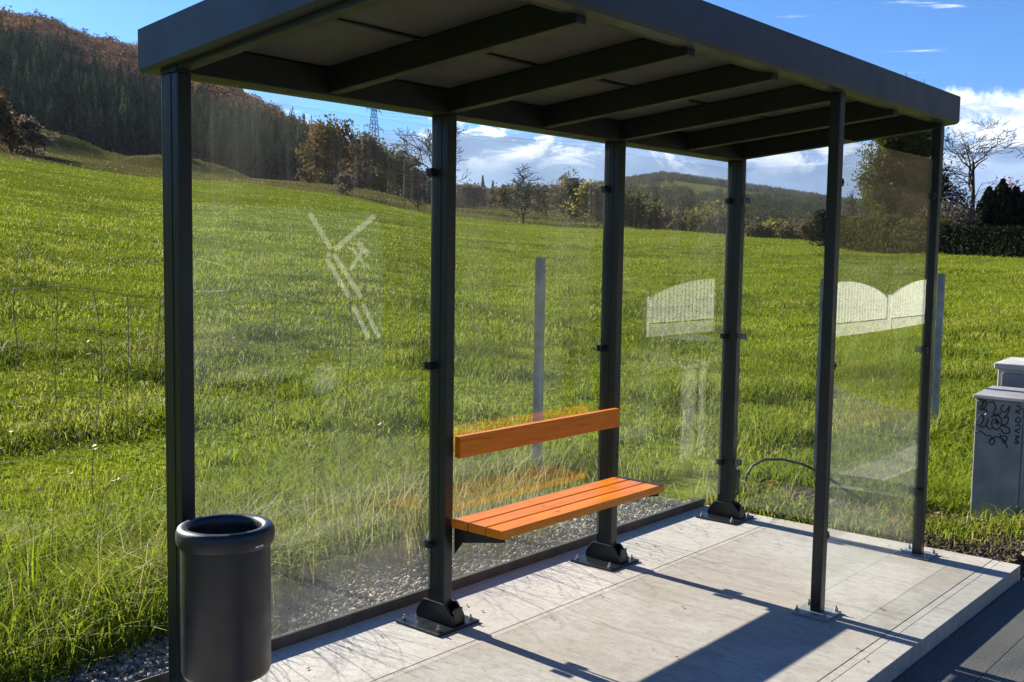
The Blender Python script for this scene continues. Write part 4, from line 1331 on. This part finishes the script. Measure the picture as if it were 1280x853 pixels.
def hedge(label, p0, p1, H, th, leaf, n, ls, seed, top_var=.12):
    """p0,p1: (az,d)"""
    a = Vector(at(*p0)); b = Vector(at(*p1))
    mid = (a + b) / 2
    o = thing('hedge', mid, label, 'hedge')
    g = np.random.default_rng(seed)
    d = (b - a); L = d.xy.length; dx, dy = d.x / L, d.y / L
    m = MB()
    for k in range(int(L / .7) + 1):
        q = a.lerp(b, min(1, k * .7 / L))
        zz = tz1(q.x, q.y)
        for j in range(3):
            m.tube([(q.x + random.uniform(-.1, .1), q.y + random.uniform(-.1, .1), zz - .1), (q.x + random.uniform(-.35, .35), q.y + random.uniform(-.25, .25), zz + H * .85)], [.025, .008], 4, cap=False)
    m.build('stems', M_bark, o, recalc=False)
    t_ = g.random(n); s_ = (g.random(n) - .5) * th; h = g.random(n) ** .8
    x = a.x + d.x * t_ - dy * s_; y = a.y + d.y * t_ + dx * s_
    hv = H * (1 + top_var * 2 * (fbm(t_ * L / .9 + seed, t_ * 0 + 3., 3) - .5))
    z = tz(x, y) + .02 + hv * h
    c = np.stack([x, y, z], -1)
    u = g.normal(0, 1, (n, 3)); u /= np.linalg.norm(u, axis=1, keepdims=True)
    v = np.cross(u, g.normal(0, 1, (n, 3))); v /= np.linalg.norm(v, axis=1, keepdims=True)
    q = ls * (.5 + g.random((n, 1)))
    V = np.stack([c - u * q, c - v * q * .65, c + u * q, c + v * q * .65], 1).reshape(-1, 3)
    np_mesh('foliage', V, np.arange(n * 4).reshape(-1, 4), None, {'rnd': np.repeat(np.clip(.5 * g.random(n) + .5 * fbm(x * 2, z * 2, 2), 0, 1), 4)}, leaf, o)
hedge('dark clipped hedge along the field at the right edge', (71.4, 52), (79, 43), 1.22, .9, L_dark, 16000, .055, 151, .08)
hedge('rough olive-brown hedge behind the front pane', (66.3, 60), (71.6, 54), 1.75, 1.0, L_ivy, 17000, .06, 152, .3)

# ------------------------------------------------------------------ woods on the hills (uncountable)
def conif_proto(seed):
    g = np.random.default_rng(seed)
    V = []; F = []
    def tri(a, b, c):
        k = len(V); V.extend([a, b, c]); F.append((k, k + 1, k + 2))
    for L in range(9):
        t_ = L / 9
        z = .08 + .90 * t_; r = .17 * (1 - t_) ** .85 + .012
        m = 7 if L < 6 else 5
        ph = g.random() * 6
        for k in range(m):
            a = ph + 6.283 * k / m + g.normal(0, .15); w = .42
            rr = r * (.75 + .5 * g.random())
            tri((math.cos(a - w) * rr * .35, math.sin(a - w) * rr * .35, z + .10), (math.cos(a + w) * rr * .35, math.sin(a + w) * rr * .35, z + .10 + .02 * g.normal()), (math.cos(a) * rr, math.sin(a) * rr, z - .05 * g.random() - .02))
    for k in range(3):
        a = k * 2.1
        tri((.012 * math.cos(a), .012 * math.sin(a), .90), (.012 * math.cos(a + 2.1), .012 * math.sin(a + 2.1), .90), (0, 0, 1.03))
    return np.array(V), np.array(F)
def decid_proto(seed, n=120, bare=False):
    g = np.random.default_rng(seed)
    V = []; F = []
    cl = g.normal(0, 1, (9, 3)); cl /= np.linalg.norm(cl, axis=1, keepdims=True)
    cl = cl * np.array([.20, .20, .30]) * (.6 + .5 * g.random((9, 1))) + np.array([0, 0, .52])
    for k in range(n):
        c = cl[g.integers(0, 9)] + g.normal(0, .075, 3)
        u = g.normal(0, 1, 3); u /= np.linalg.norm(u); v = np.cross(u, g.normal(0, 1, 3)); v /= np.linalg.norm(v)
        s = (.028 if bare else .042) * (.6 + .8 * g.random())
        b = len(V); V.extend([c - u * s - v * s * .4, c + u * s * .9 - v * s * .4, c + v * s * 1.2]); F.append((b, b + 1, b + 2))
    for k in range(3):
        a = k * 2.1
        b = len(V); V.extend([(.014 * math.cos(a), .014 * math.sin(a), -.05), (.014 * math.cos(a + 2.1), .014 * math.sin(a + 2.1), -.05), (0, 0, .75)]); F.append((b, b + 1, b + 2))
    return np.array(V), np.array(F)
def forest(name, label, cat, x, y, H, wid, protos, rnd, mat):
    VV = []; TT = []; RR = []; base = 0
    pid = rng.integers(0, len(protos), len(x))
    z = tz(x, y)
    for p, (pv, pf) in enumerate(protos):
        k = np.where(pid == p)[0]; n = len(k)
        if not n: continue
        a = rng.random(n) * 6.283
        s = H[k]; w = s * wid[k]
        X = (pv[None, :, 0] * np.cos(a)[:, None] - pv[None, :, 1] * np.sin(a)[:, None]) * w[:, None] + x[k][:, None]
        Y = (pv[None, :, 0] * np.sin(a)[:, None] + pv[None, :, 1] * np.cos(a)[:, None]) * w[:, None] + y[k][:, None]
        Z = pv[None, :, 2] * s[:, None] + z[k][:, None]
        VV.append(np.stack([X, Y, Z], -1).reshape(-1, 3))
        TT.append((pf[None] + (np.arange(n) * len(pv))[:, None, None]).reshape(-1, 3) + base)
        f = np.repeat(np.clip(rnd[k][:, None] + rng.normal(0, .10, (n, len(pf))), 0, 1), 3, axis=1)
        RR.append(f.reshape(-1)); base += n * len(pv)
    ob = np_mesh(name, np.concatenate(VV), None, np.concatenate(TT), {'rnd': np.concatenate(RR)}, mat)
    tag(ob, label, cat, kind='stuff')
CP = [conif_proto(s) for s in range(5)]
DP = [decid_proto(s + 20) for s in range(6)]
n = 11500
x, y, d = sector(n, 362, 900, 17, 44.5)
az = np.degrees(np.arctan2(x - CAM.x, y - CAM.y))
f = (d - 362) / 500 + .55 * (fbm(x / 60, y / 60, 3) - .5)
dec = (f > .40) | (az > 40.2)
lim = np.interp(az, [17, 40, 44.5], [900, 900, 700])
k = (d < lim) & (rng.random(n) < np.where(d < 480, 1, .95))
x, y, d, az, dec, f = [q[k] for q in (x, y, d, az, dec, f)]
hh = np.where(dec, 9.5, 10.0) * (.65 + .6 * rng.random(len(x))) * np.where(rng.random(len(x)) < .08, 1.45, 1)
c_ = ~dec
forest('conifer_forest', 'dense dark conifer forest covering the lower slope of the hill', 'forest', x[c_], y[c_], hh[c_] * 1.15, np.full(c_.sum(), 1.2), CP, -.05 + .95 * rng.random(c_.sum()) ** 2 + .4 * (fbm(x[c_] / 25, y[c_] / 25, 2) - .5), M_conif)
forest('autumn_woodland', 'brown and russet autumn woodland on the upper slope of the hill', 'woodland', x[dec], y[dec], hh[dec], np.full(dec.sum(), 1.25), DP, np.clip(.1 + .55 * rng.random(dec.sum()) + .9 * (fbm(x[dec] / 30, y[dec] / 30, 2) - .5), 0, 1), M_autumn)
n = 11000
x, y, d = sector(n, 380, 1560, 43, 92)
x2, y2, d2 = sector(5200, 1370, 1560, 46, 92)
x, y, d = np.concatenate([x, x2]), np.concatenate([y, y2]), np.concatenate([d, d2])
az = np.degrees(np.arctan2(x - CAM.x, y - CAM.y))
k = ((fbm(x / 160, y / 160, 3) > .445) | (d > 1380)) & ~((az < 56) & (d > 1350) & (az > 60))
x, y, d, az = [q[k] for q in (x, y, d, az)]
hh = 8 * (.6 + .6 * rng.random(len(x))) * np.clip(d / 900, .75, 1.25)
forest('distant_woodland', 'mixed brown and grey-green woods over the distant hills', 'woodland', x, y, hh, np.full(len(x), 1.7), DP + CP[:1], np.clip(.1 + .5 * rng.random(len(x)) + 1.1 * (fbm(x / 70, y / 70, 3) - .5) + .2 * np.clip((d - 1100) / 400, 0, 1), 0, 1), M_farwood)

# ------------------------------------------------------------------ pylon, power lines, pole
def pylon(az, d, H, label):
    x, y, z = at(az, d)
    o = thing('electricity_pylon', (x, y, z), label, 'pylon')
    th = R(20)
    ca, sa = math.cos(th), math.sin(th)
    def P(u, v, w): return (x + u * ca - v * sa, y + u * sa + v * ca, z + w)
    m = MB(); r = .13
    def hwid(w): return 3.2 * (1 - w / H) ** 1.25 + .35
    lev = [0, .16, .30, .42, .53, .62, .70, .77, .84, .91, 1.0]
    for sx in (-1, 1):
        for sy in (-1, 1):
            m.tube([P(sx * hwid(f * H), sy * hwid(f * H), f * H) for f in lev], r, 4)
    for i in range(len(lev) - 1):
        a, b = lev[i] * H, lev[i + 1] * H
        ha, hb = hwid(a), hwid(b)
        for (u0, v0, u1, v1) in ((-1, -1, 1, -1), (1, -1, 1, 1), (1, 1, -1, 1), (-1, 1, -1, -1)):
            m.tube([P(u0 * ha, v0 * ha, a), P(u1 * hb, v1 * hb, b)], r * .6, 3)
            m.tube([P(u1 * ha, v1 * ha, a), P(u0 * hb, v0 * hb, b)], r * .6, 3)
    m.build('tower', M_lattice, o, recalc=False)
    ends = []
    for fz, half in ((.80, 6.5), (.60, 9.0)):
        w = fz * H
        c = MB()
        for s in (-1, 1):
            for sv in (-.5, .5):
                c.tube([P(0, sv, w), P(s * half, 0, w)], r * .7, 3)
                c.tube([P(0, sv, w + 1.8), P(s * half, 0, w)], r * .6, 3)
            ends.append(P(s * half, 0, w - 1.5))
            c.tube([P(s * half, 0, w), P(s * half, 0, w - 1.5)], r * .8, 4)
        c.build('crossarm', M_lattice, o, recalc=False)
    ends.append(P(0, 0, H))
    return o, ends, th
po, ends, th = pylon(41.9, 460, 38.0, 'grey lattice electricity pylon rising behind the dark trees')
pl_o = thing('power_line', ends[0], 'thin power line wires crossing the sky from the lattice pylon', 'power line')
for e in ends:
    m = MB()
    dx, dy = 520, -330.
    pts = []
    for k in range(25):
        t_ = k / 24
        pts.append((e[0] + dx * t_, e[1] + dy * t_, e[2] + 22 * t_ - 34 * t_ * (1 - t_)))
    m.tube(pts, .045, 3)
    m.build('wire', M_lattice, pl_o, recalc=False)
x, y, z = at(43.55, 186)
up_o = thing('utility_pole', (x, y, z), 'slim wooden utility pole standing left of the tall leafless tree', 'utility pole')
m = MB(); m.tube([(x, y, z - .5), (x, y, z + 8.6)], [.17, .12], 8); m.build('pole', M_pole, up_o)
m = MB(); m.box(x - .6, x + .6, y - .06, y + .06, z + 8.0, z + 8.14); m.build('crossarm', M_pole, up_o)

# ------------------------------------------------------------------ across the road: what the panes mirror
def arch(u):  # 0..1 -> 0..1
    return math.sin(math.pi * min(max(u, 0), 1)) ** .7
def fence_panel(x0, x1, u0, u1, label):
    yF = -8.0
    o = thing('garden_fence', ((x0 + x1) / 2, yF, 0), label, 'fence panel', 'white arched fence panels across the road')
    m = MB(); m.box(x0, x1, yF - .07, yF + .07, -.1, .26); m.build('footing', M_conc2, o, bevel=.01)
    m = MB()
    n = max(6, int((x1 - x0) / .145)); w = (x1 - x0) / n
    for k in range(n):
        ua = u0 + (u1 - u0) * k / n; ub = u0 + (u1 - u0) * (k + 1) / n
        a, b = .72 + .40 * arch(ua), .72 + .40 * arch(ub)
        xa, xb = x0 + k * w + .012, x0 + (k + 1) * w - .012
        m.hexa([(xa, yF - .02, .285), (xb, yF - .02, .285), (xb, yF + .02, .285), (xa, yF + .02, .285), (xa, yF - .02, a), (xb, yF - .02, b), (xb, yF + .02, b), (xa, yF + .02, a)])
    m.build('boards', M_white, o)
    m = MB(); m.box(x0, x1, yF - .05, yF - .022, .36, .44); m.box(x0, x1, yF - .05, yF - .022, .60, .68); m.build('cross_rail', M_white, o)
    for xp in (x0 - .05, x1 + .05):
        m = MB(); m.box(xp - .045, xp + .045, yF - .045, yF + .045, -.1, .80); m.build('fence_pier', M_white, o, bevel=.006)
fence_panel(15.15, 17.66, 0, .52, 'white half-arched fence panel mirrored in the third rear pane')
fence_panel(18.0, 20.98, .35, 1, 'white fence panel mirrored left in the front pane, falling to the right')
fence_panel(21.20, 26.0, 0, 1, 'white fully arched fence panel mirrored right in the front pane')

def van():
    o = thing('panel_van', (4.2, -7.0, -.13), 'grey panel van with white stripes and tool emblem mirrored in the nearest pane', 'van')
    y0, y1 = -7.7, -6.0
    prof = [(1.55, .22), (6.46, .22), (6.48, .9), (6.44, 1.9), (6.36, 2.03), (3.2, 2.06), (2.9, 1.98), (2.25, 1.28), (1.6, 1.10), (1.5, .8)]
    m = MB(); m.prism(prof, lambda u, v, w: (u, w, v), y0, y1); m.build('body', M_van, o, bevel=.03)
    for xc in (2.25, 5.55):
        for yc in (y0 + .0, y1 - .16):
            m = MB(); m.tube([(xc, yc - .02, .18), (xc, yc + .18, .18)], .31, 28); w = m.build('wheel', M_tyre, o, bevel=.02)
            m = MB(); m.tube([(xc, yc - .03, .18), (xc, yc + .19, .18)], .18, 20); m.build('rim', M_steel, w)
    ys = y1 + .002
    def plate(pts, name, mat, t_=.003):
        m = MB(); m.prism(pts, lambda u, v, w: (u, w, v), ys, ys + t_); return m.build(name, mat, o)
    m = MB(); m.prism([(2.65, 1.30), (3.35, 1.30), (3.35, 1.85), (3.02, 1.85)], lambda u, v, w: (u, w, v), ys - .01, ys + .003); m.build('window', M_vglass, o)
    m = MB()
    for a, b in (((3.94, 1.17), (4.33, 1.17)), ((4.33, 1.17), (4.33, 1.41)), ((4.33, 1.41), (3.94, 1.50)), ((3.94, 1.50), (3.94, 1.17))):
        m.tube([(a[0], ys, a[1]), (b[0], ys, b[1])], .008, 6)
    m.build('panel_outline', M_van_white, o)
    def band(a, b, w):
        a = Vector(a); b = Vector(b); d = (b - a).normalized(); n_ = Vector((-d.y, d.x)) * w / 2
        return [tuple(a - n_), tuple(b - n_), tuple(b + n_), tuple(a + n_)]
    m = MB()
    for a, b in (((5.37, 1.99), (5.69, 1.58)), ((5.69, 1.575), (6.11, 1.06)), ((6.14, .98), (6.39, .58)), ((5.60, 1.51), (5.93, 1.07)), ((5.99, .97), (6.23, .58)), ((6.31, 2.0), (5.60, 1.53))):
        m.prism(band(a, b, .062), lambda u, v, w: (u, w, v), ys, ys + .003)
    m.build('stripe', M_van_white, o)
    m = MB()
    m.prism(band((5.94, 1.37), (6.13, 1.60), .05), lambda u, v, w: (u, w, v), ys, ys + .0032)        # hammer handle
    m.prism(band((6.05, 1.69), (6.22, 1.55), .075), lambda u, v, w: (u, w, v), ys, ys + .0034)       # hammer head
    m.prism(band((5.97, 1.63), (6.16, 1.43), .032), lambda u, v, w: (u, w, v), ys, ys + .0036)       # spanner shaft
    for cx, cz, a0 in ((5.955, 1.645, 2.36), (6.175, 1.415, -.78)):
        for k in range(7):
            a = a0 + .55 + k * (6.283 - 1.1) / 7
            b = a0 + .55 + (k + 1) * (6.283 - 1.1) / 7
            m.prism(band((cx + .038 * math.cos(a), cz + .038 * math.sin(a)), (cx + .038 * math.cos(b), cz + .038 * math.sin(b)), .022), lambda u, v, w: (u, w, v), ys, ys + .0038)
    m.build('tool_emblem', M_van_white, o)
    m = MB(); m.box(1.9, 6.47, ys, ys + .006, 1.015, 1.035); m.build('trim_strip', M_tyre, o)
van()

# ------------------------------------------------------------------ thin autumn haze in the valley air
def haze():
    m = bpy.data.materials.new('valley_haze'); m.use_nodes = True
    t = NT(m.node_tree)
    pv_ = t.node('ShaderNodeVolumePrincipled')
    pv_.inputs['Color'].default_value = (.80, .88, 1.0, 1)
    pv_.inputs['Density'].default_value = .000045
    pv_.inputs['Anisotropy'].default_value = 0
    o = t.node('ShaderNodeOutputMaterial')
    t.l.new(pv_.outputs[0], o.inputs['Volume'])
    zs = [v.co.z for v in bpy.data.objects['ground'].data.vertices]
    ob = MB().box(-3400, 3400, -3400, 3400, min(zs) - 1, max(zs) + 30).build('haze', m)
    ob['kind'] = 'stuff'
haze()
